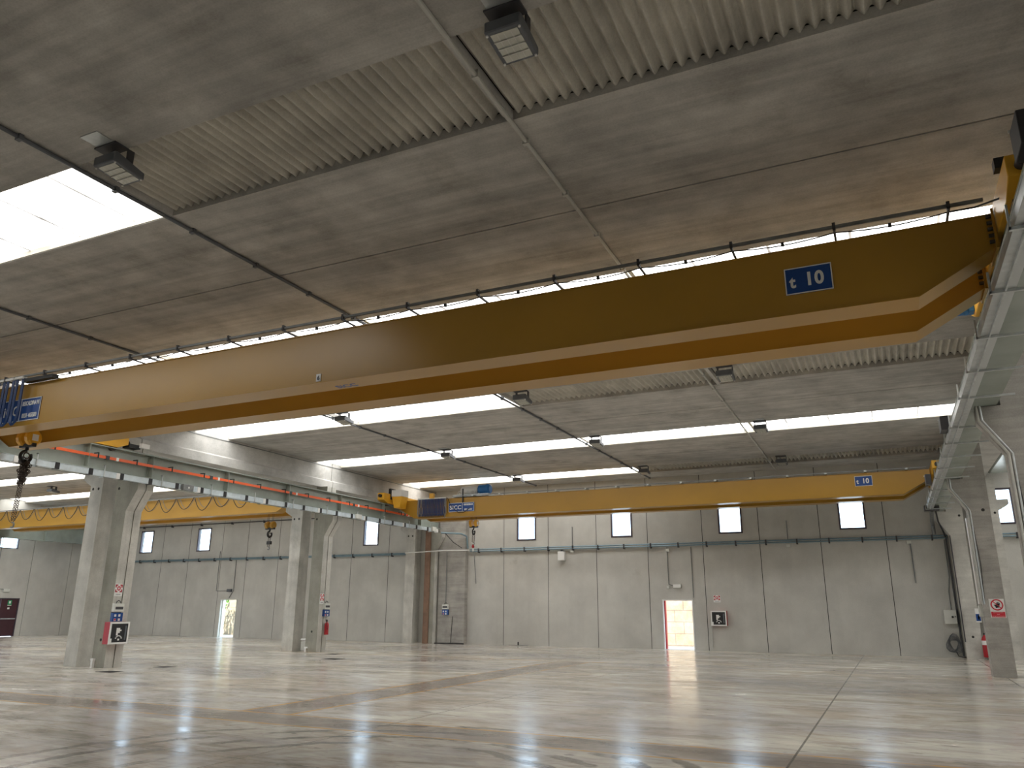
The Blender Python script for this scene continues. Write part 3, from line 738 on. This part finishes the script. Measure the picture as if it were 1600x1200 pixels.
# ---- far crane
Y2 = 30.6
t, g1, g2 = crane(Y2, 5.66, 6.50, XLc, XRc, 'smaller looking yellow bridge crane in front of the back wall', None, None)
FAR = t
end_carriage(t, 1.66, 1.95, 29.6, 34.0, 6.22, 6.62); end_carriage(t, -20.8, -20.45, 29.4, 34.3, 6.3, 6.75)
MB().box(-20.4, -19.85, 29.9, 30.5, 6.62, 6.92).build('drive_cover', M_WHITE, t, bevel=.02)
MB().prism([(-20.4, 6.62), (-19.85, 6.62), (-19.95, 6.1), (-20.25, 6.1)], 1, 29.95, 30.45).build('drive_bracket', M_YELB, t)
MB().box(-20.55, -20.42, 29.9, 30.3, 6.5, 7.0).build('drive_motor', M_BLK, t)
MB().box(-18.6, -18.4, 30.3, 30.45, 6.5, 6.72).build('yellow_bracket', M_YELB, t)
sign10(t, -.82, -.235, Y2+.02, 6.02, 6.38)
maker_sign(t, -17.72, -16.42, Y2-.02, 5.86, 6.26, False)
MB().box(-17.02, -16.98, Y2-.06, Y2-.02, 6.25, 6.88).build('support_bar', M_BLK, t)
MB().box(-17.5, 1.5, Y2-.16, Y2-.12, 6.53, 6.56).build('festoon_rail', M_GALD, t)
for i in range(14):
    x = .9-1.335*i; MB().box(x-.04, x+.04, Y2-.17, Y2+.2, 6.5, 6.56).build('rail_bracket', M_GALV, t)
for i in range(19):
    xc = -19.25+.078*i; mb_ = M_BLUEC if 3 < i < 18 or i % 2 else M_GALD
    zb_ = 5.70 if i < 18 else 5.62
    MB().tube([(xc-.03, Y2-.14, 6.5), (xc-.045, Y2-.14, 5.85), (xc, Y2-.15, zb_), (xc+.045, Y2-.14, 5.85), (xc+.03, Y2-.14, 6.5)], .023, 6).build('festoon_cable', mb_, t)
    MB().box(xc-.03, xc+.03, Y2-.18, Y2-.1, 6.48, 6.53).build('festoon_carrier', M_WHITE, t)
MB().tube([(-17.75, Y2-.1, 6.5), (-17.6, Y2-.12, 6.2), (-17.2, Y2-.1, 5.82), (-16.9, Y2-.1, 5.82), (-16.6, Y2-.1, 6.0)], .014, 6).build('loose_cable', M_BLK, t)
# hoist trolley on far crane
MB().box(-17.6, -15.8, Y2+.1, Y2+1.7, 6.54, 6.64).build('trolley_frame', M_GALV, t)
MB().lathe((-17.35, Y2+.5, 6.84), [(.15, 0), (.2, .02), (.2, .85), (.15, .88)], 16, 'x').build('rope_drum', M_WHITE, t, smooth=True)
MB().lathe((-16.45, Y2+.45, 6.86), [(.15, 0), (.22, .05), (.22, .42), (.24, .43), (.24, .52), (.17, .60)], 16, 'x').build('hoist_motor', M_BLUEM, t, smooth=True)
for i in range(5):
    MB().torus((-17.35+i*.22, Y2+.3, 6.72), .11, .016, 'y', 12, 5).build('hose_loop', M_WHITE, t)
hook_block(t, (-16.95, Y2+.9, 5.42), .17, M_YELB, 1.0)
chain_sling((-16.92, Y2+.9), 4.92, 4.62, 'short chain with red tag hanging from the far crane hook', None, True)

# ---- left bay crane
Y3 = 26.5
t, g1, g2 = crane(Y3, 5.72, 6.62, -45.2, -23.2, 'yellow bridge crane in the left bay behind the left columns', None, None)
end_carriage(t, -23.15, -22.9, 25.4, 29.0, 6.5, 6.8)
MB().box(-44, -23.6, Y3-.2, Y3-.16, 6.60, 6.64).build('festoon_rail', M_GALD, t)
for i in range(17):
    xc = -24.9-1.15*i; 
    festoon_loop(xc, 1.1, Y3-.18, 6.6, 5.98 if i % 2 else 6.08, .016, 12, True).build('festoon_cable', M_BLK, t)
    festoon_loop(xc+.1, .95, Y3-.14, 6.6, 6.12, .012, 10, True).build('festoon_cable', M_GALD, t)
hook_block(t, (-25.2, Y3+.9, 5.28), .17, M_YEL, 1.2, False)
chain_sling((-25.15, Y3+.9), 4.80, 4.35, 'short dark chain hanging from the left bay crane hook', None)
mb = MB().box(-25.26, -25.04, Y3+.85, Y3+.95, 4.42, 4.56)
tag(mb.build('lifting_clamp', M_BLK), 'black clamp on the left bay crane chain', 'clamp')

# ------------------------------------------------------------------ ceiling conduits and floodlights
def pipe(name, pts, r, material, label, cat='conduit', clips=None, n=8, clipmat=None):
    t = thing(name, pts[0], label, cat)
    MB().tube(pts, r, n).build('pipe', material, t, smooth=True)
    for c in clips or []:
        MB().box(c[0]-r*1.5, c[0]+r*1.5, c[1]-.03, c[1]+.03, c[2]-r*1.4, c[2]+r*2.2).build('clip', clipmat or material, t)
    return t
def lerp(a, b, f): return tuple(a[i]+(b[i]-a[i])*f for i in range(3))
def ceil_conduit(xa, xb, label, material, r):
    a = (xa, -2, ZC-.035); b = (xb, 35.3, ZC-.035)
    pipe('ceiling_conduit', [a, b], r, material, label, clips=[lerp(a, b, i/26) for i in range(27)])
ceil_conduit(-3.5, -4.05, 'light grey ceiling conduit running away from the top centre', M_COND, .028)
ceil_conduit(-9.52, -9.70, 'ceiling conduit beside the bright near skylight', M_GREY, .03)
ceil_conduit(-15.98, -15.5, 'ceiling conduit at far left, behind the near crane further on', M_GREY, .028)
def floodlight(x, y, label, plate=True):
    t = thing('floodlight', (x, y, ZC), label, 'floodlight', 'square ceiling floodlights')
    z = ZC-.30
    b = MB().prism([(y-.24, z+.02), (y+.24, z-.03), (y+.24, z+.07), (y-.20, z+.17), (y-.24, z+.15)], 0, x-.2, x+.2).build('housing', M_GREY, t, bevel=.012)
    tl = lambda yy: z+.02-.05*(yy-(y-.24))/.48-.006
    mb = MB(); 
    mb.add([(x-.15, y-.19, tl(y-.19)), (x+.15, y-.19, tl(y-.19)), (x+.15, y+.2, tl(y+.2)), (x-.15, y+.2, tl(y+.2)), (x-.15, y-.19, tl(y-.19)+.01), (x+.15, y-.19, tl(y-.19)+.01), (x+.15, y+.2, tl(y+.2)+.01), (x-.15, y+.2, tl(y+.2)+.01)],
           [(0, 3, 2, 1), (4, 5, 6, 7), (0, 1, 5, 4), (1, 2, 6, 5), (2, 3, 7, 6), (3, 0, 4, 7)])
    mb.build('lens', M_LENS, b)
    c = MB()
    for i in range(3):
        yy = y-.19+.39*(i+1)/4; c.box(x-.15, x+.15, yy-.008, yy+.008, tl(yy)-.012, tl(yy)+.004)
        xx = x-.15+.3*(i+1)/4; c.add([(xx-.005, y-.18, tl(y-.18)-.01), (xx+.005, y-.18, tl(y-.18)-.01), (xx+.005, y+.19, tl(y+.19)-.01), (xx-.005, y+.19, tl(y+.19)-.01)], [(0, 1, 2, 3)])
    c.build('louvre', M_COND, b)
    for dx in (-.18, .18):
        for dy in (-.2, .21): MB().lathe((x+dx, y+dy, tl(y+dy)-.012), [(.014, 0), (.014, .015)], 8).build('screw', M_WHITE, b)
    MB().box(x-.19, x-.17, y-.05, y+.05, z+.1, ZC-.01).box(x+.17, x+.19, y-.05, y+.05, z+.1, ZC-.01).box(x-.2, x+.2, y-.26, y-.05, ZC-.035, ZC-.012).build('mounting_bracket', M_DGREY, t)
    MB().box(x-.16, x+.16, y-.50, y-.22, ZC-.012, ZC-.002).build('mounting_plate', M_GALV, t)
    return t
fl_labels = {
 (-2.9, 0): 'square floodlight at the top centre beside the light grey conduit', (-8.72, 0): 'square floodlight by the bright skylight at upper left',
 (-15.0, 2): 'floodlight in the skylight just under the near girder, left one', (-8.83, 2): 'floodlight where the skylight under the near girder ends', (-3.2, 2): 'floodlight on the corrugated strip under the near girder',
 (-15.03, 3): 'leftmost floodlight of the long skylight row behind the near crane', (-8.95, 3): 'middle floodlight of the long skylight row behind the near crane', (-3.3, 3): 'right floodlight of the long skylight row behind the near crane',
 (-15.08, 4): 'floodlight in the last skylight above the far crane', (-9.1, 4): 'floodlight where the last skylight meets the corrugated strip', (-3.45, 4): 'floodlight on the last corrugated strip above the far crane'}
for (x, k), lab in fl_labels.items(): floodlight(x, strip_y(k)[0]+.05, lab)
floodlight(-38.5, 25.9, 'dark floodlight under the left bay ceiling between two skylights')

# ------------------------------------------------------------------ pipes on the back wall
def wall_pipe(name, x0, x1, zs, label, y=YB-.12, step=1.27, material=M_PIPE, r=.032):
    t = thing(name, (x0, y, zs[0]), label, 'pipe')
    for z in zs: MB().tube([(x0, y, z), (x1, y, z)], r, 8).build('pipe', material, t, smooth=True)
    x = x0+.5
    while x < x1:
        MB().box(x-.03, x+.03, y-.05, YB-.001, min(zs)-.09, min(zs)-.04).box(x-.03, x+.03, y-.05, y+.05, min(zs)-.05, max(zs)+.045).build('wall_clamp', M_DGREY, t); x += step
wall_pipe('wall_pipe', -19.2, 2.15, (4.56, 4.47), 'pair of blue grey pipes across the back wall of the main bay')
wall_pipe('wall_pipe', -46.0, -22.75, (4.46, 4.40), 'pair of grey pipes across the left bay back wall')
wall_pipe('wall_pipe', 4.0, 27, (4.56, 4.47), 'pair of pipes across the right bay back wall')
wall_pipe('thin_pipe', -46.0, -22.75, (6.55,), 'thin dark pipe above the left bay windows', material=M_DGREY, r=.03, step=2.5)
pipe('wall_pipe', [(-22.7, 34.8, 4.43), (-20.3, 34.7, 4.50), (-19.2, 35.3, 4.52)], .03, M_WHITE, 'pale pipe crossing in front of the corner column', 'pipe')
def conduit(pts, label, r=.018, material=M_GALD): return pipe('wall_conduit', pts, r, material, label, n=6)
yw = YB-.03
conduit([(-13.67, yw, 5.5), (-13.67, yw, 4.62)], 'thin conduit between first and second windows, above the pipes')
conduit([(-9.08, yw, 4.4), (-9.08, yw, 2.78), (-8.9, yw, 2.72)], 'thin conduit dropping to the emergency light over the door')
conduit([(-8.0, yw, 4.4), (-8.0, yw, 2.2)], 'thin conduit dropping to the right corner of the open door')
conduit([(.82, yw, 4.4), (.83, yw, 2.75)], 'grey conduit right of the last window, below the pipes', .025)
conduit([(-3.83, yw, 5.4), (-3.83, yw, 4.6)], 'thin conduit between third and fourth windows, above the pipes')
conduit([(2.03, yw, 4.4), (2.02, yw, 3.0), (1.93, yw, 2.4), (1.93, yw, 1.75)], 'thin conduit dropping to the grey electrical cabinet')
conduit([(-18.87, 35.2, 4.47), (-18.87, yw, 2.88)], 'thin conduit right of the grey stained pier')
conduit([(-20.4, 35.15, 4.45), (-20.4, 35.15, 1.9)], 'thin conduit dropping to the control box on the grey pier')
conduit([(-36.3, yw, 4.9), (-36.3, yw, 2.6), (-35.35, yw, 2.6)], 'thin conduit left of the left bay door with a bend')
conduit([(-34.95, yw, 4.35), (-34.95, yw, 2.6), (-35.25, yw, 2.2)], 'thin conduit right of the left bay door')
for a in ((-7.28, -7.28, 'pale pipe running down from the back wall hose cabinet'),):
    pipe('riser_pipe', [(a[0], YB-.06, 1.4), (a[0], YB-.06, .12)], .028, M_COND, a[2], 'pipe')
for (x, z, lab) in ((-9.05, 4.28, 'small cream junction box under the pipes above the door'), (-3.83, 4.33, 'small cream junction box under the pipes right of the third window'), (.78, 4.35, 'small cream junction box under the pipes right of the last window'), (-13.68, 4.35, 'small cream junction box under the pipes near the white box')):
    small_box('junction_box', (x, YB-.05, z), (.16, .08, .12), M_CREAM, lab, 'junction box')
t = small_box('white_wall_box', (-14.2, YB-.1, 4.13), (.34, .18, .42), M_WHITE, 'white box with dark mount hanging below the back wall pipes', 'box')
MB().box(-14.25, -14.15, YB-.12, YB-.04, 4.34, 4.42).build('mount', M_DGREY, t)
t = small_box('emergency_light', (-8.70, YB-.05, 2.70), (.36, .08, .17), M_CREAM, 'cream emergency light above the open back door', 'emergency light')
MB().box(-8.86, -8.54, YB-.096, YB-.09, 2.64, 2.76).build('diffuser', M_WHITE, t)
small_box('junction_box', (-9.1, YB-.04, 2.66), (.12, .07, .12), M_CREAM, 'tiny cream box left of the emergency light', 'junction box')
t = small_box('emergency_light', (-35.25, YB-.05, 2.62), (.36, .08, .16), M_GREY, 'grey emergency light above the left bay door', 'emergency light')
t = small_box('emergency_light', (XL+.05, 29.3, 2.55), (.08, .36, .16), M_CREAM, 'cream emergency light above the maroon door', 'emergency light')
conduit([(XL+.03, 29.3, 2.6), (XL+.03, 29.0, 2.62), (XL+.03, 28.6, 2.62), (XL+.03, 28.6, 5.5)], 'thin conduit on the left bay outer wall above the maroon door')
# down pipes at the ends of the runways
pipe('bent_pipe', [(-20.3, 34.3, 5.35), (-19.45, 34.9, 5.32), (-19.25, 35.1, 5.2), (-19.22, 35.2, 4.6)], .045, M_PIPE, 'bent dark pipe from the left runway end down to the wall pipes', 'pipe', n=10)
pipe('bent_cable', [(-20.1, 34.4, 5.32), (-19.9, 34.9, 4.9), (-19.5, 35.1, 4.62)], .02, M_DGREY, 'slack cable beside the bent pipe at the left runway end', 'cable')
pipe('bent_pipe', [(1.62, 32.9, 5.3), (1.66, 34.6, 5.1), (1.70, 35.2, 4.95), (1.70, 35.3, 4.6)], .07, M_GALD, 'thick bent duct from the right tray end down to the wall pipes', 'pipe', n=10)
pipe('bent_cable', [(1.75, 33.0, 5.3), (1.85, 34.2, 5.0), (2.02, 35.2, 4.75), (2.08, 35.3, 4.5)], .03, M_BLK, 'black slack cable beside the thick bent duct at right', 'cable')
t = pipe('wall_conduit', [(2.10, 35.38, 4.5), (2.12, 35.38, .05)], .035, M_DGREY, 'dark vertical conduit left of the right back column')
pipe('wall_conduit', [(2.20, 34.66, 4.5), (2.20, 34.66, .6)], .02, M_DGREY, 'second dark conduit on the edge of the right back column')

# ------------------------------------------------------------------ fire cabinets, signs, extinguishers, controls
def hose_cabinet(face, c, label):
    """face '+x' or '-y'; c = centre of the back of the cabinet"""
    t = thing('hose_cabinet', c, label, 'fire hose cabinet'); w_, h, d = .66, .62, .24
    def B(u0, u1, v0, v1, z0, z1):    # u across, v out of the wall
        return MB().box(c[0]+v0, c[0]+v1, c[1]+u0, c[1]+u1, c[2]+z0, c[2]+z1) if face == '+x' else MB().box(c[0]+u0, c[0]+u1, c[1]-v1, c[1]-v0, c[2]+z0, c[2]+z1)
    B(-w_/2, w_/2, .0, d, -h/2, h/2).build('cabinet_body', M_RED, t, bevel=.008)
    e = .05; f = MB()
    for a in ((-w_/2, w_/2, d, d+.02, -h/2, -h/2+e), (-w_/2, w_/2, d, d+.02, h/2-e, h/2), (-w_/2, -w_/2+e, d, d+.02, -h/2+e, h/2-e), (w_/2-e, w_/2, d, d+.02, -h/2+e, h/2-e)):
        q = B(*a); f.add(q.v, q.f)
    f.build('door_frame', M_WHITE, t)
    B(-w_/2+e, w_/2-e, d, d+.012, -h/2+e, h/2-e).build('door_panel', M_BLK, t)
    mk = MB()
    for a in ((-.10, .02, d+.012, d+.016, .0, .14), (.02, .07, d+.012, d+.016, .05, .09), (-.10, -.04, d+.012, d+.016, -.07, .0), (-.03, .03, d+.012, d+.016, -.21, -.16)):
        q = B(*a); mk.add(q.v, q.f)
    for i in range(7):
        a = math.radians(30+20*i); q = B(.11*math.cos(a)-.02, .11*math.cos(a)+.02, d+.012, d+.016, -.21+.13*math.sin(a)-.012, -.21+.13*math.sin(a)+.012); mk.add(q.v, q.f)
    mk.build('hose_symbol', M_WHITE, t)
    B(-w_/2+.02, -w_/2+.10, d+.020, d+.023, -h/2+.03, -h/2+.16).build('sticker', M_WHITE, t)
    q = B(.19, .24, d+.012, d+.015, -.2, .2); q.build('instruction_strip', M_GREY, t)
    return t
hose_cabinet('+x', (C1+.88, ROWS[0]+.16, .98), 'red fire hose cabinet with black front on the near left column')
hose_cabinet('-y', (-6.92, YB, 1.34), 'fire hose cabinet with white rim on the back wall right of the door')
def plate_sign(name, face, c, w_, h, label, cat, base, marks):
    t = thing(name, c, label, cat)
    def B(u0, u1, v0, v1, z0, z1):
        return MB().box(c[0]+v0, c[0]+v1, c[1]+u0, c[1]+u1, c[2]+z0, c[2]+z1) if face == '+x' else MB().box(c[0]+u0, c[0]+u1, c[1]-v1, c[1]-v0, c[2]+z0, c[2]+z1)
    B(-w_/2, w_/2, 0, .008, -h/2, h/2).build('plate', base, t)
    for (u0, u1, z0, z1, m_, nm) in marks: B(u0*w_, u1*w_, .008, .012, z0*h, z1*h).build(nm, m_, t)
    return t, B
M_REDS = plain('sign red', (.62, .03, .05), .4, var=.03)
fire = [(-.42, .42, -.18, .46, M_REDS, 'red_field'), ]
def fire_sign(face, c, w_, h, label):
    t, B = plate_sign('fire_sign', face, c, w_, h, label, 'sign', M_WHITE, [])
    mk = MB()
    for a in ((-.44, -.14, .34, .44), (.14, .44, .34, .44), (-.44, -.14, -.18, -.08), (.14, .44, -.18, -.08), (-.44, -.3, .2, .44), (.3, .44, .2, .44), (-.44, -.3, -.18, .04), (.3, .44, -.18, .04)):
        q = B(a[0]*w_, a[1]*w_, .008, .011, a[2]*h, a[3]*h); mk.add(q.v, q.f)
    for i in range(10):
        a = 2*PI*i/10; q = B(.17*w_*math.cos(a)-.016, .17*w_*math.cos(a)+.016, .008, .011, .13*h+.17*h*.8*math.sin(a)-.016, .13*h+.17*h*.8*math.sin(a)+.016); mk.add(q.v, q.f)
    mk.build('hose_reel_mark', M_REDS, t)
    B(-.3*w_, .3*w_, .008, .010, -.38*h, -.34*h).build('caption_line', M_GREY, t)
fire_sign('+x', (C1+.88, ROWS[0]+.14, 2.20), .27, .36, 'red and white fire hose sign on the near left column')
fire_sign('+x', (C1+.88, ROWS[1]+.14, 2.05), .26, .40, 'red and white fire sign on the farther left column')
fire_sign('-y', (-6.99, YB, 2.15), .30, .30, 'small red fire sign above the back wall hose cabinet')
def control_box(face, c, label, h=.30):
    t = thing('control_box', c, label, 'control box')
    def B(u0, u1, v0, v1, z0, z1):
        return MB().box(c[0]+v0, c[0]+v1, c[1]+u0, c[1]+u1, c[2]+z0, c[2]+z1) if face == '+x' else MB().box(c[0]+u0, c[0]+u1, c[1]-v1, c[1]-v0, c[2]+z0, c[2]+z1)
    B(-.17, .17, 0, .12, .02, .26).build('switch_housing', M_CREAM, t, bevel=.01)
    B(-.13, .13, .12, .126, .09, .17).build('smoked_window', M_DGREY, t)
    p_ = B(-.17, .17, 0, .10, -.25, .0).build('instruction_label', M_BLUES, t)
    for u in (-.09, .05):
        for z in (-.08, -.20): B(u-.035, u+.035, .10, .103, z-.035, z+.035).build('pictogram', M_WHITE, p_)
    q = B(-.12, -.06, .103, .105, -.22, -.17); q.build('red_mark', M_REDS, p_)
    a = B(0, 0, 0, 0, 0, 0).v[0]
    loop = [B(u, u, .05, .05, z, z).v[0] for u, z in ((-.08, .26), (-.05, .32), (0, .35), (.06, .32), (.08, .27))]
    MB().tube(loop, .012, 6).build('cable_loop', M_DGREY, t)
    return t
control_box('+x', (C1+.88, ROWS[0]+.16, 1.55), 'cream control box with blue label above the red cabinet')
control_box('+x', (C1+.88, ROWS[1]+.40, 1.62), 'cream control box with blue label above the extinguisher on the farther left column')
control_box('-y', (-20.40, 35.2, 1.62), 'control box with blue label on the grey stained pier')
def extinguisher(c, label, r=.085, h=.5):
    t = thing('fire_extinguisher', c, label, 'fire extinguisher'); x, y, z = c
    MB().lathe((x, y, z), [(r*.9, 0), (r, .02), (r, h*.78), (r*.8, h*.88), (r*.35, h*.95), (r*.3, h)], 20).build('cylinder', M_RED, t, smooth=True)
    MB().lathe((x, y, z+h*.55), [(r*1.01, 0), (r*1.01, h*.2)], 20).build('label_band', M_WHITE if r > .09 else M_RED, t, smooth=True)
    MB().box(x-.02, x+.02, y-.05, y+.03, z+h, z+h+.06).box(x-.012, x+.012, y-.10, y+.02, z+h+.06, z+h+.08).build('valve_handle', M_BLK, t)
    MB().tube([(x, y-.02, z+h+.02), (x+.06, y-.10, z+h+.08), (x+.09, y-.12, z+h-.05), (x+.09, y-.06, z+h*.4)], .012, 6).build('hose', M_BLK, t)
    MB().box(x-.16 if x < 0 else x+.02, x if x < 0 else x+.22, y-.03, y+.03, z+h*.8, z+h*.86).build('wall_hook', M_GALV, t)
extinguisher((C1+.88+.13, ROWS[1]+.40, .66), 'red fire extinguisher hung on the farther left column')
extinguisher((2.82, 34.56, .08), 'tall red fire extinguisher with white band behind the right sign column', .11, .78)
# control label on right back column
t, B = plate_sign('blue_label', '-y', (2.74, 34.7, 1.55), .17, .5, 'narrow blue and white label on the right back column', 'sign', M_WHITE, [(-.45, .45, -.4, .1, M_BLUES, 'blue_field'), (-.1, .2, -.3, 0, M_WHITE, 'pictogram')])
# prohibition sign
t, B = plate_sign('prohibition_sign', '-y', (2.535, ROWS[1]-.1, 1.80), .36, .50, 'white and red no entry hand sign on the right column', 'sign', M_WHITE, [])
cx, cy, cz = 2.535, ROWS[1]-.1-.010, 1.89
MB().torus((cx, cy, cz), .135, .018, 'y', 32, 6).build('red_ring', M_REDS, t)
s_ = .707*.13; MB().tube([(cx-s_, cy, cz+s_), (cx+s_, cy, cz-s_)], .012, 6).build('red_slash', M_REDS, t)
hand = MB()
hand.prism([(cx-.035, cz-.085), (cx+.055, cz-.07), (cx+.06, cz+.02), (cx-.01, cz+.03), (cx-.045, cz-.01)], 1, cy-.004, cy+.006)
for i, (dx, l) in enumerate(((-.002, .07), (.020, .085), (.042, .08), (.062, .06))):
    hand.prism([(cx+dx-.009, cz+.0), (cx+dx+.009, cz+.0), (cx+dx+.007, cz+.01+l*.75), (cx+dx-.007, cz+.01+l*.75)], 1, cy-.004, cy+.006)
hand.prism([(cx-.04, cz-.05), (cx-.075, cz-.005), (cx-.06, cz+.01), (cx-.02, cz-.015)], 1, cy-.004, cy+.006)
hand.build('black_hand', M_BLK, t)
rp = MB().box(cx-.165, cx+.165, cy-.001, cy+.004, 1.56, 1.705).build('red_panel', M_REDS, t)
for txt, z, s in (("VIETATO L'ACCESSO", 1.672, .026), ('ALLE', 1.625, .030), ('PERSONE NON AUTORIZZATE', 1.578, .024)):
    text_mb(txt, s, (cx, cy-.002, z), (1, 0, 0), (0, 0, 1), .002, .0, 'CENTER').build('lettering', M_WHITE, rp)
# grey electric cabinet and cable coil on the right of the back wall
t = small_box('electrical_cabinet', (1.86, YB-.12, 1.48), (.42, .22, .52), M_CREAM, 'pale grey electrical cabinet on the back wall right of the windows', 'cabinet')
MB().lathe((1.93, YB-.23, 1.48), [(.04, 0), (.04, -.03)], 12, 'y').lathe((2.02, YB-.23, 1.49), [(.02, 0), (.02, -.02)], 10, 'y').build('switch_knob', M_BLK, t)
t = thing('cable_coil', (1.85, YB-.16, 0), 'coil of dark cable hung low on the back wall beneath the electrical cabinet', 'cable coil')
mb = MB()
for i in range(10):
    r = .15+.017*i; pts = []
    for k in range(17):
        a = 2*PI*k/16; rr = r*(1+.15*math.sin(3*a+i*.4)); pts.append((1.86+rr*math.cos(a)*.85, YB-.12-.012*(i % 4), .48+rr*math.sin(a)*1.15))
    mb.tube(pts, .0085, 5)
mb.build('coiled_cable', M_GREY, t)
MB().tube([(1.9, YB-.12, .2), (1.95, YB-.2, .06), (2.1, YB-.3, .03), (2.2, YB-.25, .03), (2.3, YB-.3, .02)], .018, 6).build('cable_tail', M_BLK, t)
MB().box(1.82, 1.9, YB-.2, YB, .74, .78).build('hanger', M_GALD, t)
# white trunking on the right columns
def bracket_pipe(y, label, dz=0):
    x = C2-.88
    t = thing('cable_trunking', (x, y, 0), label, 'conduit')
    for k, (o_, m_) in enumerate(((0, M_COND), (.055, M_GALV))):
        pts = [(x-.40+o_, y, 5.45), (x-.39+o_, y, 5.15), (x+.0+o_, y, 4.50), (x+o_+.0, y, 1.9)]
        MB().tube(pts, .02, 6).build('trunking_run', m_, t)
    MB().tube([(x+.07, y, 4.0), (x+.11, y-.02, 3.0), (x+.06, y, 1.9)], .01, 5).build('loose_wire', M_BLK, t)
bracket_pipe(ROWS[0]-.03, 'light conduit following the bracket of the nearest right column')
bracket_pipe(ROWS[1]-.13, 'light conduit following the bracket of the right sign column')
tag(MB().box(2.12, 2.185, 25.95, 26.25, 1.9, 4.3).build('white_trunking', M_WHITE), 'white trunking panel on the left side of the right sign column', 'trunking')
small_box('junction_box', (2.15, 25.9+.2, 1.72), (.1, .25, .3), M_CREAM, 'small cream box below the white trunking on the right sign column', 'junction box')
# white socket boxes at the foot of the farther left column
t = small_box('socket_box', (C1+.05, 26.3, .22), (.26, .2, .34), M_COND, 'pale box at the foot of the farther left column, in the gap', 'box')
MB().box(C1-.08, C1+.18, 26.18, 26.42, .44, .50).build('white_lid', M_WHITE, t)
tag(MB().box(C1+.36, C1+.42, 25.93, 26.0, 0, .2).box(C1+.33, C1+.47, 25.94, 26.0, .14, .2).build('pipe_stub', M_WHITE), 'white pipe stub at the foot of the farther left column', 'pipe')
tag(MB().box(C1+.40, C1+.47, 16.42, 16.5, 0, .26).box(C1+.36, C1+.49, 16.43, 16.5, .2, .26).build('pipe_stub', M_WHITE), 'white pipe stub at the foot of the near left column', 'pipe')
# drains
for (x, y, w_, h, lab) in ((-19.75, 15.75, .55, .45, 'dark floor drain in front of the near left column'), (-19.85, 17.7, .45, .45, 'dark floor drain behind the near left column'),
                           (-17.85, 23.1, .6, .5, 'dark floor drain right of the farther left column'), (-19.6, 25.4, .5, .4, 'small dark floor drain beside the foot of the farther left column')):
    t = thing('floor_drain', (x, y, 0), lab, 'drain')
    MB().box(x-w_/2, x+w_/2, y-h/2, y+h/2, .0, .006).build('cover_plate', M_DRAIN, t)
    mb = MB()
    for i in range(5): mb.box(x-w_/2+.05, x+w_/2-.05, y-h/2+.06+i*(h-.12)/5, y-h/2+.08+i*(h-.12)/5, .006, .009)
    mb.build('slots', M_BLK, t)
tag(MB().box(-17.0, -16.0, YB-.1, YB-.02, 0, .01).box(-16.55, -16.5, YB-.06, YB-.02, 0, .16).build('wall_stub', M_BLK), 'short black stub standing at the foot of the back wall', 'stub')
conduit([(-20.0, 35.17, 1.3), (-20.08, 35.17, .05)], 'short dark cable below the control box on the grey pier', .014, M_BLK)
conduit([(-20.9, 35.0, .02), (-20.2, 35.05, .03), (-19.3, 35.1, .03)], 'dark cable lying at the foot of the grey pier', .03, M_BLK)
